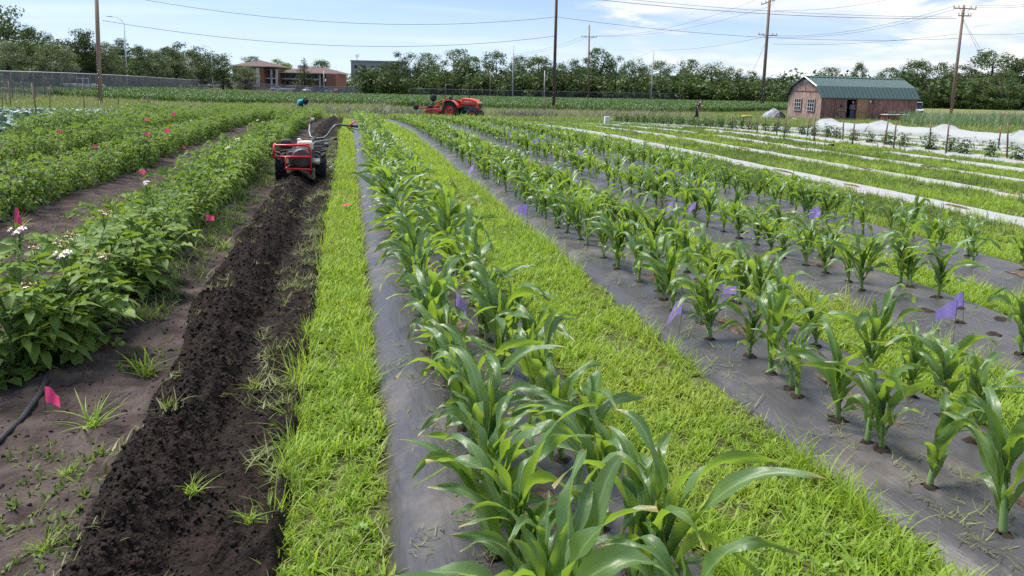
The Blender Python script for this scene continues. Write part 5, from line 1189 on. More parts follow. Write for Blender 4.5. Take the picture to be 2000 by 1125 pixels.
def heap(name, loc, rx, ry, h, mat, label, cat, seed):
    n = 22; V = []; q = np.random.default_rng(seed)
    for j in range(n + 1):
        for i in range(n + 1):
            u, v = i / n * 2 - 1, j / n * 2 - 1; d = min(1, math.hypot(u, v)); V.append((u * rx, v * ry, h * max(0, 1 - d ** 2) ** .8))
    V = np.array(V); f_ = fbm(V[:, 0] * 1.6 + seed, V[:, 1] * 1.6, seed, 3); V[:, 2] = np.maximum(-.05, V[:, 2] * (1 + .6 * f_) + .1 * fbm(V[:, 0] * 5, V[:, 1] * 5, seed, 2) * (V[:, 2] > .02))
    Q = [(j * (n + 1) + i, j * (n + 1) + i + 1, (j + 1) * (n + 1) + i + 1, (j + 1) * (n + 1) + i) for j in range(n) for i in range(n)]
    o = link(name, qmesh(name, V, Q, mat, True)); o.location = loc; return tag(o, label, cat)
heap('tarp_heap', GZ(1511, 66, 232), 1.3, .9, .8, m_tarp, 'grey striped tarpaulin heaped left of the shed', 'tarp', 4)
heap('plastic_bag_heap', GZ(1524, 63.5, 233), .55, .5, .7, m_blackp, 'black plastic heap against the tarpaulin', 'plastic heap', 8)
heap('rag_heap', GZ(1550, 60.5, 238), .8, .4, .35, m_tarp, 'low pale rag heap at the gable foot of the shed', 'rags', 12)
e = empty('plastic_crate', at(1459, 239), .2, 'yellow and green plastic crate on the grass left of the shed', 'crate'); q = MB(); q.box((0, 0, .2), (.62, .42, .4)); q.build('tub', pmat('green_plastic', (.03, .35, .16), .4, var=.1), e, bevel=.03); q = MB(); q.box((-.08, 0, .47), (.68, .46, .13)); q.build('lid', pmat('yellow_plastic', (.7, .42, .03), .4, var=.1), e, bevel=.03)
for px, py, w, h, lb in ((1185, 243, .28, .42, 'white plastic post marker at the end of the white strips'), (1275, 234, .12, .4, 'thin white stake standing in the weedy margin'), (1429, 238, .13, .45, 'thin white stake left of the yellow crate')):
    e = empty('row_marker', at(px, py), 0, lb, 'marker', 'white row markers'); q = MB(); q.box((0, 0, h / 2), (w, .06 if w < .2 else .2, h), taper=.9); q.build('panel', m_whit, e, bevel=.01); q = MB(); q.box((0, 0, -.03), (.04, .04, .12)); q.build('spike', m_whit, e)
e = empty('garden_tiller', GZ(1957, 62, 226), .3 - YAW, 'low red machine parked in the stubble at far right', 'machine'); q = MB(); q.box((0, 0, .35), (1.6, .5, .15)); q.build('frame', m_redp, e, bevel=.03); q = MB(); q.box((.5, 0, .7), (.5, .4, .55), taper=.6); q.build('engine_cover', m_redp, e, bevel=.05); q = MB(); q.box((1.0, 0, .5), (.6, .4, .25)); q.build('engine', m_blackp, e, bevel=.04)
for xx in (-.5, .7):
    for s in (-1, 1): q = MB(); q.lathe([(.05, -.06), (.22, -.07), (.24, 0), (.22, .07), (.05, .06)], 14, 'Y', (xx, s * .35, .24)); q.build('wheel', m_tyre, e, True)

# ================================================================== ROW COVER TUNNEL, TOMATOES, CABBAGES, STAKES
m_cover = clearmat('white_row_cover', (.34, .36, .355), .92, .6); m_hoop = pmat('hoop_wire', (.35, .36, .36), .5, metal=.5, var=.1)
TXc = 21.3; ty0, ty1 = 12.5, 30.5; hoops = [30.1, 26.6, 23.2, 19.9, 16.6, 13.4]
V = []; na = 13; ys = np.arange(ty0, ty1 + .01, .12)
for y in ys:
    d = min(abs(y - h) for h in hoops); e_ = math.exp(-(d / .24) ** 2); hh = .37 + .14 * e_ + .05 * math.exp(-(d / 1.1) ** 2); ww = .62 + .1 * e_
    if ty1 - y < .4: hh *= .1 + .9 * (max(0, ty1 - y) / .4) ** .5
    for i in range(na):
        a = math.pi * i / (na - 1); V.append((TXc + ww * math.cos(a) * (1 + .03 * math.sin(y * 9 + i)), y, float(terr(TXc, y)) + hh * math.sin(a) ** .8 * (1 + .03 * math.sin(y * 6 + i * 2))))
V = np.array(V); c0_ = np.array([TXc, 22., 0]); te = empty('row_cover_tunnel', (TXc, 22., 0), 0, 'white fabric row cover tunnel on hoops in front of the shed', 'row cover')
Q = [(j * na + i, j * na + i + 1, (j + 1) * na + i + 1, (j + 1) * na + i) for j in range(len(ys) - 1) for i in range(na - 1)] + []
link('fabric_cover', qmesh('fabric_cover', V - c0_, Q, m_cover, True), te)
for h in hoops:
    z0 = float(terr(TXc, h)); q = MB(); q.tube([(.71 * math.cos(a), h - 22., z0 + .55 * math.sin(a) ** .8 if 0 < a < 3.14 else z0 - .05) for a in np.linspace(0, math.pi, 15)], .018, 6); q.build('hoop', m_hoop, te, True)
for k in range(14):
    pass
m_tom = leafmat('tomato_leaf', (.042, .092, .030), (.095, .160, .055), (.18, .3, .05), .2, .5, .3)
def tomato_variant(seed):
    r = np.random.default_rng(seed); lv = []; st = MB(); off = 0; V = []; Q = []
    for k in range(5):
        a = 2 * math.pi * k / 5 + r.normal(0, .3); l = r.uniform(.05, .22); h = r.uniform(.42, .62); st.tube([(0, 0, -.03), (math.cos(a) * l * .5, math.sin(a) * l * .5, h * .6), (math.cos(a) * l, math.sin(a) * l, h)], [.009, .007, .004], 4)
        for j in range(13):
            t = (j + 1) / 13; p = np.array([math.cos(a) * l * t, math.sin(a) * l * t, h * t]); b_ = r.random() * 6.28; el = r.uniform(-.2, .7); d = np.array([math.cos(b_) * math.cos(el), math.sin(b_) * math.cos(el), math.sin(el)]); up = np.array([0, 0, 1.]) - d * d[2]; up /= np.linalg.norm(up)
            v, q = compound_leaf(r, .2 * r.uniform(.8, 1.2), p, d, up, False, 2); V.append(v); Q.append(q + off); off += len(v)
    return qmesh('foliage', np.concatenate(V), np.concatenate(Q), m_tom, True), mesh('stem', st.v, st.f, m_pstem)
tomv = [tomato_variant(i) for i in range(4)]
y = 14.6; i = 0
while y < 44:
    i += 1; x = 16.2 + random.gauss(0, .06); e = empty('tomato_plant', G(x, y, .04), random.random() * 6.28, ('tomato plant, %s in the staked row' % ('nearest' if i == 1 else ORD[i - 1] + ' from the right end')) if i <= 20 else 'tomato plant further along the staked row towards the weedy margin', 'tomato plant', 'staked tomato row')
    k = random.uniform(.68, .92); e.scale = (k, k, k); f_, s_ = random.choice(tomv); link('stem', s_, e); link('foliage', f_, e); y += random.uniform(.55, .95) if y < 27 else random.uniform(.42, .62)
m_stake = pmat('wooden_stake', (.20, .135, .11), .85, var=.3, scale=4, stretch=(4, 4, .3)); m_tpost = pmat('rusty_post', (.16, .085, .065), .7, var=.3, scale=5)
def stake(px, py0, py1, label, group, r=.022, mat=None, lean=None):
    p = at(px, py0); d = np.linalg.norm(np.array(p) - CAM); h = (py0 - py1) * d / F * 1.0
    q = MB(); ln = lean if lean is not None else random.gauss(0, .04); q.tube([(0, 0, -.1), (ln * h * .5, 0, h * .5), (ln * h, 0, h)], [r, r * .95, r * .9], 6); o = q.build('garden_stake', mat or m_stake, smooth=True); o.location = p; o.rotation_euler = (0, 0, -YAW); tag(o, label, 'stake', group)
gs = 'stakes along the tomato row'
for i, (px, a, c) in enumerate([(1967, 315, 252), (1949, 292, 253), (1847, 304, 247), (1815, 296, 245), (1745, 292, 243), (1726, 288, 240), (1664, 286, 244), (1646, 278, 238), (1590, 280, 231), (1576, 270, 231), (1530, 274, 231), (1517, 266, 232), (1478, 262, 228), (1462, 258, 230), (1430, 256, 226), (1388, 252, 228)]):
    stake(px, a, c, 'reddish stake, %s from the right along the tomato row' % (ORD[i] if i else 'first'), gs, .022, m_tpost)
gs2 = 'stakes around the cabbage patch'
for i, (px, a, c, lb) in enumerate([(75, 243, 176, 'tall stake in front of the cabbages'), (97, 222, 175, 'stake behind the cabbages, right of the tall front one'), (165, 215, 170, 'thick stake behind the cabbages near the leaning pole'), (233, 212, 178, 'pale stake right of the leaning pole'), (290, 224, 185, 'stake beyond the white potato flowers'), (338, 200, 182, 'thin stake at the field edge'), (6, 216, 178, 'leftmost stake at the picture edge'), (13, 208, 183, 'leaning stake second from the left edge'), (22, 214, 168, 'thin stake third from the left edge'), (366, 200, 186, 'farthest short stake at the field edge')]):
    stake(px, a, c, lb, gs2, .028)
for i, (px, a, c, lb) in enumerate([(1145, 224, 190, 'green post with white tip in the weedy margin'), (1063, 220, 190, 'post in the weedy margin left of the green one'), (1021, 215, 192, 'post behind the tractor front'), (982, 214, 190, 'short post right of the tractor bonnet'), (1293, 224, 204, 'short post in the dark weeds'), (903, 196, 172, 'pale post standing behind the tractor')]):
    stake(px, a, c, lb, 'posts in the weedy margin', .04, m_stake if i % 2 else pmat('green_post', (.05, .09, .05), .6, var=.3), 0)
m_cab = leafmat('cabbage_leaf', (.085, .15, .125), (.29, .39, .36), (.10, .18, .10), .12, .5, .45, sheen=.15)
def cab_leaf(seed):
    r = np.random.default_rng(seed); V = []; n = 5; L = .30; W = .25
    for i in range(n + 1):
        t = i / n; a = .5 + 1.1 * t; w = W * math.sin(math.pi * min(1, .12 + .8 * t)) ** .7
        for u in (-1, -.5, 0, .5, 1): V.append((L * t * math.sin(.5 + .6 * t) + .02, u * w * .5, .04 + L * t * math.cos(.5 + .6 * t) * .85 + .06 * u * u * (1 - t) + .02 * math.sin(6 * t + u * 4 + seed) * abs(u)))
    Q = [(i * 5 + j, i * 5 + j + 1, (i + 1) * 5 + j + 1, (i + 1) * 5 + j) for i in range(n) for j in range(4)]
    return qmesh('leaf', V, Q, m_cab, True)
cabl = [cab_leaf(i) for i in range(4)]
ci_ = 0
for rr, xx in enumerate(np.arange(-8.9, -20, -.95)):
    yy = 21.5 + rr * .9 + random.random() * .4; cc = 0
    while yy < 47 and ci_ < 240:
        px, py, zc = proj(G(xx, yy)); cc += 1
        if -20 < px < 330:
            e = empty('cabbage_plant', G(xx + random.gauss(0, .07), yy, -.01), random.random() * 6.28, 'blue green cabbage in %s line of the patch left of the potatoes' % (['nearest', 'second', 'third', 'fourth', 'fifth', 'sixth', 'seventh', 'eighth', 'ninth', 'tenth', 'eleventh'][min(rr, 10)]), 'cabbage', 'cabbages in line %s of the patch' % ['one', 'two', 'three', 'four', 'five', 'six', 'seven', 'eight', 'nine', 'ten', 'eleven'][min(rr, 10)])
            k = random.uniform(1.2, 1.65); e.scale = (k, k, k)
            for j in range(9):
                o = link('leaf', cabl[(j + ci_) % 4], e); o.rotation_euler = (0, (-.55 if j >= 6 else 0) + random.gauss(0, .12), j * 2.4 + random.gauss(0, .2)); s_ = .75 if j >= 6 else 1.0; o.scale = (s_,) * 3; o.location = (0, 0, .06 if j >= 6 else 0)
            ci_ += 1
        yy += random.uniform(.8, 1.0)
# ================================================================== TRACTOR AND MOWER
m_or = pmat('tractor_orange_paint', (.72, .055, .018), .35, var=.08, scale=2, coat=.4); m_mred = pmat('mower_red_paint', (.33, .022, .025), .5, var=.25, scale=4); m_blk = pmat('machine_black', (.018, .018, .020), .55, var=.2); m_eng = pmat('engine_grey', (.10, .10, .105), .5, metal=.4, var=.3)
def ag_wheel(par, c, R, W, rimR, rim_mat, lugs=16, lug=.045):
    c = Vector(c); q = MB(); q.lathe([(rimR, -W * .42), (R * .82, -W * .5), (R * .96, -W * .42), (R - lug * .6, -W * .2), (R - lug * .5, W * .2), (R * .96, W * .42), (R * .82, W * .5), (rimR, W * .42)], 40, 'Y', c, cap=False)
    for i in range(lugs):
        for s in (-1, 1):
            a = 2 * math.pi * (i + (.5 if s > 0 else 0)) / lugs; Ry = Matrix.Rotation(-a, 3, 'Y'); tilt = Matrix.Rotation(s * .55, 3, 'X')
            rad = Vector((math.sin(-a + math.pi) * -1, 0, math.cos(a)))
            rad = Ry @ Vector((0, 0, 1)); q.box(c + rad * (R - lug * .45) + Vector((0, s * W * .25, 0)), (lug * .9 if False else W * .13, W * .56, lug * 1.3), Ry @ Matrix.Rotation(s * .6, 3, 'Z'))
    t = q.build('tyre', m_tyre, par); soft(t, 35)
    r = MB(); r.lathe([(.02, W * .1), (rimR * .35, W * .1), (rimR * .45, W * .02), (rimR * .8, W * .0), (rimR * .9, W * .3), (rimR * 1.03, W * .42), (rimR * 1.03, -W * .42), (rimR * .9, -W * .3), (rimR * .8, -W * .05), (rimR * .4, -W * .12), (.02, -W * .12)], 28, 'Y', c); ro = r.build('rim', rim_mat, t, True); soft(ro, 35)
    h = MB()
    for i in range(6): a = i * math.pi / 3; h.lathe([(.018, -W * .2), (.018, W * .2)], 6, 'Y', c + Vector((math.cos(a), 0, math.sin(a))) * rimR * .5)
    h.lathe([(rimR * .2, -W * .25), (rimR * .2, W * .25)], 12, 'Y', c); h.build('hub', m_blk, t)
    return t
p = GZ(905, 52.5, 231); ta = -YAW - math.radians(24)
T = empty('tractor', p, ta, 'orange red compact tractor with roll bar behind the corn', 'tractor')
for s in (-1, 1): ag_wheel(T, (-.75, s * .58, .60), .60, .33, .33, m_or, 16, .05)
for s in (-1, 1): ag_wheel(T, (.98, s * .52, .35), .35, .22, .2, m_or, 14, .03)
q = MB(); q.prism([(-.05, .98), (-.05, 1.42), (.15, 1.47), (.75, 1.42), (1.15, 1.30), (1.30, 1.12), (1.32, .72), (1.12, .70), (1.10, .98)], -.30, .30); hd = q.build('bonnet', m_or, T, bevel=.06)
q = MB(); q.box((1.33, 0, .93), (.03, .38, .30)); q.build('grille', m_blk, hd)
for s in (-1, 1): q = MB(); q.box((1.25, s * .22, 1.16), (.14, .12, .08)); q.build('headlight', m_light, hd, bevel=.02)
q = MB(); q.box((.52, 0, .78), (1.15, .46, .42)); q.build('engine', m_eng, T, bevel=.03); q = MB(); q.box((-.45, 0, .62), (1.3, .5, .42)); q.box((.9, 0, .45), (.6, .3, .2)); q.tube([(.98, -.5, .36), (.98, .5, .36)], .06, 8); q.tube([(-.75, -.55, .6), (-.75, .55, .6)], .1, 8); q.build('chassis', m_blk, T)
q = MB(); q.box((1.28, 0, .5), (.16, .6, .28)); q.build('front_weight', m_blk, T, bevel=.03)
for s in (-1, 1):
    f_ = MB(); n = 9; V = []
    for i in range(n):
        a = math.radians(15 + 118 * i / (n - 1)); cx_, cz = -.75 + .70 * math.cos(a), .60 + .70 * math.sin(a)
        V += [(cx_, s * .36, cz), (cx_, s * .78, cz), (cx_, s * .78, cz - .03), (cx_, s * .36, cz - .03)]
    F_ = [(4 * i + j, 4 * i + (j + 1) % 4, 4 * i + 4 + (j + 1) % 4, 4 * i + 4 + j) for i in range(n - 1) for j in range(4)] + [(3, 2, 1, 0), tuple(4 * (n - 1) + j for j in range(4))]
    f_.add(V, F_); V2 = [(-.75 + .7 * math.cos(math.radians(15 + 118 * i / 8)), s * .37, .6 + .7 * math.sin(math.radians(15 + 118 * i / 8))) for i in range(9)] + [(-1.1, s * .37, .75), (-.1, s * .37, .75)]
    f_.add(V2, [tuple(range(11))]); f_.build('fender', m_or, T)
q = MB(); q.box((-.75, 0, 1.02), (.48, .48, .12)); q.box((-.99, 0, 1.28), (.12, .46, .5), Matrix.Rotation(-.15, 3, 'Y')); q.build('seat', m_blk, T, bevel=.05)
q = MB(); q.tube([(-.02, 0, 1.15), (-.2, 0, 1.42)], .03, 8); q.build('steering_column', m_blk, T); q = MB(); q.tube([(-.22 + .18 * math.cos(a) * .55, .18 * math.sin(a), 1.44 + .18 * math.cos(a) * .8) for a in np.linspace(0, 6.283, 17)], .015, 6); q.build('steering_wheel', m_blk, T, True)
q = MB(); q.box((-.35, 0, .80), (.75, .9, .05)); q.build('platform', m_blk, T)
q = MB(); q.tube([(-1.18, -.53, .75), (-1.18, -.53, 2.1), (-1.19, -.48, 2.3), (-1.2, -.40, 2.36), (-1.2, .40, 2.36), (-1.19, .48, 2.3), (-1.18, .53, 2.1), (-1.18, .53, .75)], .038, 8); q.build('roll_bar', m_eng, T, True)
q = MB(); q.add([(-1.26, -.45, 1.1), (-1.26, -.05, 1.1), (-1.26, -.25, 1.48), (-1.24, -.45, 1.1), (-1.24, -.05, 1.1), (-1.24, -.25, 1.48)], [(0, 2, 1), (3, 4, 5), (0, 1, 4, 3), (1, 2, 5, 4), (2, 0, 3, 5)]); q.build('warning_triangle', pmat('fluorescent_orange', (.95, .10, .02), .5, var=.05), T)
q = MB(); q.tube([(.35, .2, 1.42), (.35, .2, 1.95)], .03, 8); q.build('exhaust_stack', m_blk, T)
def lettering(body, size, mat, par, loc, rot):
    cu = bpy.data.curves.new('lettering', 'FONT'); cu.body = body; cu.size = size; cu.extrude = .002; cu.align_x = 'CENTER'; tmp = bpy.data.objects.new('lettering_source', cu); col.objects.link(tmp); bpy.context.view_layer.update()
    me = bpy.data.meshes.new_from_object(tmp.evaluated_get(bpy.context.evaluated_depsgraph_get())); bpy.data.objects.remove(tmp); me.materials.clear(); me.materials.append(mat)
    o = link('lettering', me, par); o.location = loc; o.rotation_euler = rot; return o
lettering('KUBOTA', .15, m_whit, hd, (.50, -.306, 1.17), (math.pi / 2, 0, 0))
W = empty('finishing_mower', p, ta, 'dark red mower deck with raised gauge wheels hitched behind the tractor', 'mower')
q = MB(); q.prism([(-2.75, .42), (-2.55, .62), (-1.75, .68), (-1.55, .5), (-1.55, .28), (-2.75, .28)], -.85, .85); q.build('deck', m_mred, W, bevel=.03)
q = MB(); q.tube([(-1.3, -.35, .55), (-2.0, -.3, 1.05), (-1.75, 0, 1.25), (-2.0, .3, 1.05), (-1.3, .35, .55)], .045, 6); q.tube([(-1.75, 0, 1.25), (-2.5, 0, .68)], .04, 6); q.tube([(-1.3, 0, 1.0), (-1.75, 0, 1.25)], .03, 6); q.build('hitch_frame', m_mred, W)
for s in (-1, 1): q = MB(); q.box((-3.15, s * .55, .66), (.95, .12, .10)); q.build('caster_arm', m_mred, W, bevel=.02)
for xx, yy, zz_ in ((-3.55, -.55, .72), (-3.0, .45, .68)):
    q = MB(); q.lathe([(.04, -.07), (.2, -.08), (.22, 0), (.2, .08), (.04, .07)], 18, 'Y', (xx, yy, zz_)); q.build('caster_wheel', m_tyre, W, True)
q = MB(); q.tube([(-2.15, -.6, .65), (-2.12, -.6, 1.25)], .035, 6); q.build('wheel_post', m_blk, W); q = MB(); q.lathe([(.04, -.06), (.24, -.07), (.27, 0), (.24, .07), (.04, .06)], 20, 'Y', (-2.1, -.6, 1.42)); q.build('gauge_wheel', m_tyre, W, True)
q = MB(); q.box((-2.15, 0, .78), (.35, .3, .2)); q.build('gearbox', m_mred, W, bevel=.03)

# ================================================================== WALK-BEHIND TRACTOR
m_bred = pmat('bumper_red_paint', (.62, .02, .025), .35, var=.08, coat=.3); m_tank = pmat('cream_tank', (.60, .52, .42), .35, var=.06); m_steel = pmat('bare_steel', (.45, .45, .45), .35, metal=.8, var=.15); m_bar = pmat('handlebar_grey', (.10, .105, .12), .4, metal=.5, var=.15)
p0_ = at(588, 357); B = empty('walk_behind_tractor', (p0_.x, p0_.y, p0_.z + .005), math.radians(3), 'red two-wheel walking tractor parked on the tilled strip', 'walking tractor')
def sw_wheel(x):
    c = Vector((x, .12, .245)); R, Wd = .245, .165; q = MB(); q.lathe([(.12, -Wd * .42), (R * .8, -Wd * .5), (R * .95, -Wd * .4), (R - .02, 0), (R * .95, Wd * .4), (R * .8, Wd * .5), (.12, Wd * .42)], 36, 'X', c, cap=False)
    for i in range(13):
        for s in (-1, 1):
            a = 2 * math.pi * (i + (.5 if s > 0 else 0)) / 13; Rx = Matrix.Rotation(a, 3, 'X'); rad = Rx @ Vector((0, 0, 1)); q.box(c + rad * (R - .012) + Vector((s * Wd * .24, 0, 0)), (Wd * .56, .026, .034), Rx @ Matrix.Rotation(s * .65, 3, 'Z'))
    t = q.build('tyre', m_tyre, B); soft(t, 35); r = MB(); r.lathe([(.02, -.04), (.1, -.03), (.125, -.06), (.125, .06), (.1, .03), (.02, .04)], 20, 'X', c); r.build('rim', m_bred, t, True)
B.scale = (1.06, 1.06, 1.06)
sw_wheel(.295); sw_wheel(-.295)
q = MB(); q.tube([(-.3, .12, .245), (.3, .12, .245)], .04, 8); q.box((0, .15, .29), (.2, .4, .2)); q.build('transmission', m_eng, B, bevel=.02)
q = MB(); q.box((0, -.12, .40), (.34, .3, .2)); q.lathe([(.03, -.06), (.14, -.05), (.15, .03), (.1, .06)], 18, 'Y', (.02, -.28, .4)); q.build('engine', m_eng, B, bevel=.02)
q = MB(); q.box((.07, -.08, .575), (.25, .26, .13), taper=.88); tk = q.build('fuel_tank', m_tank, B, bevel=.03); q = MB(); q.lathe([(.03, 0), (.03, .03), (.02, .04)], 12, c=(-.01, -.1, .64)); q.build('cap', m_whit, tk); q = MB(); q.box((.07, -.213, .59), (.11, .006, .03)); q.build('badge', m_bred, tk)
q = MB(); q.box((-.20, -.1, .60), (.19, .2, .14), taper=.85); q.build('air_filter', m_blk, B, bevel=.035)
q = MB(); q.lathe([(.02, -.1), (.055, -.09), (.055, .09), (.02, .1)], 14, 'X', (.19, -.12, .33)); q.build('muffler', m_steel, B, True)
for zz_, x0, x1 in ((.585, -.35, .10), (.42, -.36, .13)):
    pass
q = MB(); q.tube([(-.36, -.12, .60), (-.36, -.36, .60), (-.34, -.40, .60), (.07, -.40, .60), (.13, -.395, .575), (.145, -.39, .52), (.145, -.39, .16)], .017, 8); q.tube([(-.37, -.395, .43), (.15, -.40, .43)], .017, 8); q.tube([(-.36, -.38, .60), (-.37, -.39, .43)], .017, 8); q.tube([(-.20, -.40, .43), (-.215, -.40, .26), (.15, -.40, .24)], .016, 8); q.tube([(-.215, -.40, .26), (-.15, -.1, .27)], .015, 6); q.tube([(.145, -.39, .26), (.12, -.1, .27)], .015, 6); q.build('bumper_guard', m_bred, B, True)
q = MB(); q.tube([(.06, .25, .42), (.14, .55, .55), (.21, .75, .62)], .028, 8); q.build('handlebar_column', m_bar, B, True)
q = MB(); q.tube([(.15, .80, .60), (.24, .78, .61), (.36, .78, .62), (.42, .80, .66), (.50, .84, .77), (.55, .86, .82), (.62, .88, .83), (.74, .92, .815), (.90, .96, .80)], .017, 8); q.tube([(.24, .78, .61), (.16, .86, .63), (.14, 1.02, .70), (.15, 1.15, .80), (.17, 1.28, .86)], .017, 8); hb_ = q.build('handlebar', m_bar, B, True)
q = MB(); q.tube([(.80, .94, .81), (.92, .97, .798)], .022, 8); q.build('grip', m_blk, hb_, True); q = MB(); q.tube([(.155, 1.2, .82), (.175, 1.32, .88)], .022, 8); q.build('grip', m_blk, hb_, True)
q = MB(); q.tube([(.78, .92, .80), (.84, .93, .86), (.88, .94, .89)], .014, 6); q.build('lever', m_bred, hb_, True); q = MB(); q.tube([(.74, .90, .79), (.86, .9, .70)], .008, 6); q.tube([(.74, .9, .79), (.92, .94, .74)], .008, 6); q.build('lever', m_blk, hb_, True)
q = MB(); q.box((.18, 1.22, .9), (.09, .05, .04)); q.build('control_head', m_whit, hb_, bevel=.01); q = MB(); q.box((.14, 1.2, .925), (.05, .05, .03)); q.build('lever', m_bred, hb_, bevel=.008)
q = MB(); q.tube([(.15, .0, .45), (.17, .1, .56), (.22, .25, .60), (.52, .62, .62)], .009, 6); q.build('gear_rod', m_steel, B, True); q = MB(); q.lathe([(.01, -.02), (.026, -.015), (.026, .02), (.01, .03)], 10, 'X', (.54, .64, .62)); q.build('knob', m_blk, B, True)
q = MB(); q.tube([(.37, .2, .2), (.44, .2, .2), (.475, .22, .22), (.475, .24, .255), (.44, .26, .28), (.38, .26, .29)], .011, 8); q.build('tow_loop', m_steel, B, True)
q = MB(); q.box((.1, .45, .52), (.12, .3, .08)); q.tube([(.05, .3, .5), (.3, .55, .5), (.36, .6, .5)], .02, 6); q.tube([(.2, .62, .55), (.42, .7, .53)], .018, 6); q.lathe([(.02, -.04), (.04, -.03), (.04, .03), (.02, .04)], 10, 'X', (.4, .62, .52)); q.build('linkage', m_bar, B)

# ================================================================== PEOPLE
m_skin = pmat('skin', (.50, .27, .19), .55, var=.08); m_teal_s = pmat('teal_shirt', (.02, .30, .36), .85, var=.12, scale=6); m_navy = pmat('navy_cloth', (.020, .022, .034), .9, var=.2, scale=6); m_char = pmat('charcoal_shirt', (.028, .030, .034), .9, var=.2, scale=6)
m_jean = pmat('blue_denim', (.075, .12, .21), .9, var=.2, scale=8); m_shirtb = pmat('blue_grey_shirt', (.13, .14, .21), .9, var=.25, scale=14); m_hair = pmat('brown_hair', (.05, .028, .018), .7, var=.3); m_whair = pmat('white_hair', (.62, .60, .57), .8, var=.1); m_boot = pmat('boots', (.03, .025, .022), .7, var=.2)
def skin_mesh(name, pts, edges, mat, root=0, sub=1):
    me = bpy.data.meshes.new(name); me.from_pydata([p[:3] for p in pts], edges, []); o = bpy.data.objects.new(name, me); col.objects.link(o)
    o.modifiers.new('skin', 'SKIN'); 
    if not me.skin_vertices: me.skin_vertices.new() if hasattr(me.skin_vertices, 'new') else None
    bpy.context.view_layer.update()
    bpy.context.view_layer.objects.active = o
    if not me.skin_vertices: bpy.ops.mesh.customdata_skin_add()
    sv = me.skin_vertices[0].data
    for i, p in enumerate(pts):
        r = p[3]; sv[i].radius = (r, p[4] if len(p) > 4 else r); sv[i].use_root = (i == root)
    sb = o.modifiers.new('sub', 'SUBSURF'); sb.levels = sub; sb.render_levels = sub
    bpy.context.view_layer.update(); m2 = bpy.data.meshes.new_from_object(o.evaluated_get(bpy.context.evaluated_depsgraph_get())); bpy.data.objects.remove(o)
    m2.name = name; m2.materials.clear(); m2.materials.append(mat); m2.polygons.foreach_set('use_smooth', [True] * len(m2.polygons)); return m2
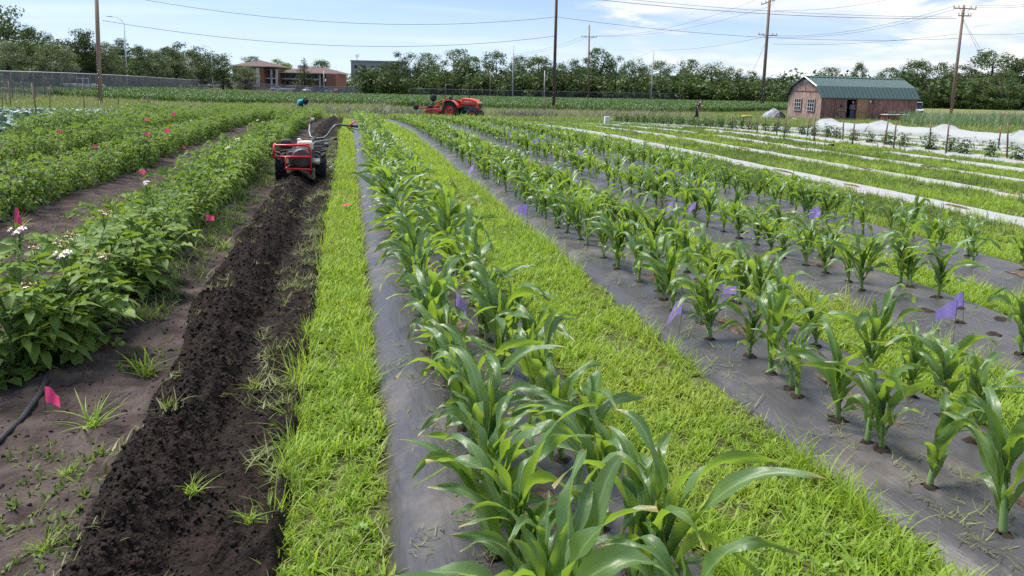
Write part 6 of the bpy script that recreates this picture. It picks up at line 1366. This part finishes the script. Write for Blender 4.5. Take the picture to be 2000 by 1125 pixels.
def person(loc, rz, J, label, shirt, trousers, hair, sleeves='short', hat=None):
    """J: joint positions in metres (local: facing -y)"""
    e = empty('person', loc, rz, label, 'person'); g = lambda n: Vector(J[n]); pts = []; idx = {}; ed = []
    def add(n, p, r, to=None):
        idx[n] = len(pts); pts.append((p[0], p[1], p[2], r))
        if to: ed.append((idx[to], idx[n]))
    add('pelvis', g('pelvis'), .095); add('waist', g('waist'), .085, 'pelvis'); add('chest', g('chest'), .10, 'waist'); add('neck', g('neck'), .055, 'chest')
    hd_ = g('head'); up = (hd_ - g('neck')).normalized(); add('jaw', hd_ - up * .06, .075, 'neck'); add('head', hd_ + up * .03, .092, 'jaw'); add('crown', hd_ + up * .11, .06, 'head')
    fc_ = Vector(J.get('face', (0, -1, 0))).normalized(); add('nose', hd_ + fc_ * .105, .014, 'head')
    for s in ('l', 'r'):
        add('hip' + s, g('hip' + s), .07, 'pelvis'); add('knee' + s, g('knee' + s), .062, 'hip' + s); add('ankle' + s, g('ankle' + s), .042, 'knee' + s); add('toe' + s, g('toe' + s), .038, 'ankle' + s)
        add('sh' + s, g('sh' + s), .05, 'chest'); add('el' + s, g('el' + s), .043, 'sh' + s); add('wr' + s, g('wr' + s), .03, 'el' + s)
        d = (g('wr' + s) - g('el' + s)).normalized(); u, w = frame(d); pm = g('wr' + s) + d * .07; add('palm' + s, pm, .03, 'wr' + s)
        for k, (ln, sp) in enumerate(((.085, -.032), (.095, -.011), (.09, .011), (.07, .03))): add('f%s%d' % (s, k), pm + d * ln + u * sp + w * .015, .009, 'palm' + s)
        add('th' + s, g('wr' + s) + d * .08 - u * .055, .011, 'palm' + s)
    link('body', skin_mesh('body', pts, ed, m_skin), e)
    P = lambda n, r: (*g(n), r)
    c = [P('pelvis', .165), P('waist', .16), P('chest', .185), (*(g('chest').lerp(g('neck'), .8)), .10)]; ce = [(0, 1), (1, 2), (2, 3)]
    for s in ('l', 'r'):
        k = len(c); c += [P('sh' + s, .085)]; ce.append((2, k)); 
        if sleeves == 'long': c += [P('el' + s, .066), (*(g('el' + s).lerp(g('wr' + s), .8)), .052)]; ce += [(k, k + 1), (k + 1, k + 2)]
        else: c += [(*(g('sh' + s).lerp(g('el' + s), .75)), .07)]; ce += [(k, k + 1)]
    link('shirt', skin_mesh('shirt', c, ce, shirt), e)
    c = [P('waist', .13), P('pelvis', .16)]; ce = [(0, 1)]
    for s in ('l', 'r'): k = len(c); c += [P('hip' + s, .112), P('knee' + s, .085), (*(g('knee' + s).lerp(g('ankle' + s), .92)), .07)]; ce += [(1, k), (k, k + 1), (k + 1, k + 2)]
    link('trousers', skin_mesh('trousers', c, ce, trousers, 1), e)
    for s in ('l', 'r'): link('boot', skin_mesh('boot', [P('ankle' + s, .055), (*(g('ankle' + s).lerp(g('toe' + s), .5)), .055), P('toe' + s, .05)], [(0, 1), (1, 2)], m_boot), e)
    bk = hd_ - fc_ * .03 + up * .055; link('hair', skin_mesh('hair', [(*(hd_ - fc_ * .07 - up * .02), .07), (*bk, .096), (*(hd_ + up * .125 + fc_ * .02), .075)], [(0, 1), (1, 2)], hair), e)
    if hat:
        b = MB(); n = 20; cc = hd_ + up * .07; u, w = frame(up); V = []
        for r_, h_ in ((.175, 0.0), (.12, .02), (.115, .09), (.07, .13), (.001, .135)):
            for k in range(n): a = 6.283 * k / n; V.append(cc + (u * math.cos(a) + w * math.sin(a)) * r_ + up * h_)
        b.add(V, [(i * n + k, i * n + (k + 1) % n, (i + 1) * n + (k + 1) % n, (i + 1) * n + k) for i in range(4) for k in range(n)]); b.build('hat', hat, e, True)
    return e
# man in the doorway, looking down at something in his hands
J = dict(pelvis=(0, 0, .95), waist=(0, 0, 1.1), chest=(0, 0, 1.32), neck=(0, -.03, 1.5), head=(0, -.07, 1.62), face=(-.2, -1, -.3), hipl=(.1, 0, .9), kneel=(.11, -.02, .5), anklel=(.12, .03, .09), toel=(.14, -.13, .04), hipr=(-.1, 0, .9), kneer=(-.11, -.03, .5), ankler=(-.12, .02, .09), toer=(-.15, -.14, .04), shl=(.19, 0, 1.42), ell=(.25, -.03, 1.15), wrl=(.08, -.24, 1.12), shr=(-.19, 0, 1.42), elr=(-.27, -.02, 1.16), wrr=(-.09, -.25, 1.13))
pp = shed_pt((DX0 + DX1) / 2 + .12, -.02, .02); person(pp, rz, J, 'person in blue-grey shirt and jeans standing in the shed doorway', m_shirtb, m_jean, m_whair)
# walker with head down, in dark clothes
J = dict(pelvis=(0, 0, .92), waist=(.03, -.01, 1.06), chest=(.12, -.03, 1.27), neck=(.24, -.05, 1.42), head=(.34, -.07, 1.49), face=(.8, -.2, -.6), hipl=(.02, .1, .88), kneel=(.13, .1, .48), anklel=(.1, .1, .08), toel=(.26, .1, .04), hipr=(0, -.1, .88), kneer=(-.03, -.1, .48), ankler=(-.28, -.1, .13), toer=(-.2, -.1, .03), shl=(.14, .17, 1.37), ell=(.22, .2, 1.1), wrl=(.42, .12, 1.2), shr=(.12, -.19, 1.36), elr=(.0, -.23, 1.1), wrr=(.08, -.25, .86))
person(at(1359, 238), -YAW, J, 'person in dark clothes walking head down across the grass', m_char, m_navy, m_hair)
# stooping worker behind the potato row
J = dict(pelvis=(-.22, .05, .86), waist=(-.18, -.08, .98), chest=(-.02, -.3, 1.02), neck=(.13, -.44, 1.02), head=(.22, -.54, 1.03), face=(.3, -.6, -.7), hipl=(-.12, .05, .82), kneel=(-.1, -.05, .45), anklel=(-.1, .05, .08), toel=(-.08, -.12, .04), hipr=(-.32, .05, .82), kneer=(-.33, -.05, .45), ankler=(-.34, .05, .08), toer=(-.34, -.12, .04), shl=(.16, -.3, .97), ell=(.2, -.42, .72), wrl=(.18, -.5, .48), shr=(-.16, -.38, .97), elr=(-.2, -.5, .72), wrr=(-.12, -.55, .48))
ps = GZ(594, 41, 215); person(ps, -YAW, J, 'person in teal shirt and dark hat stooping over the potatoes', m_teal_s, m_navy, m_hair, hat=m_navy)
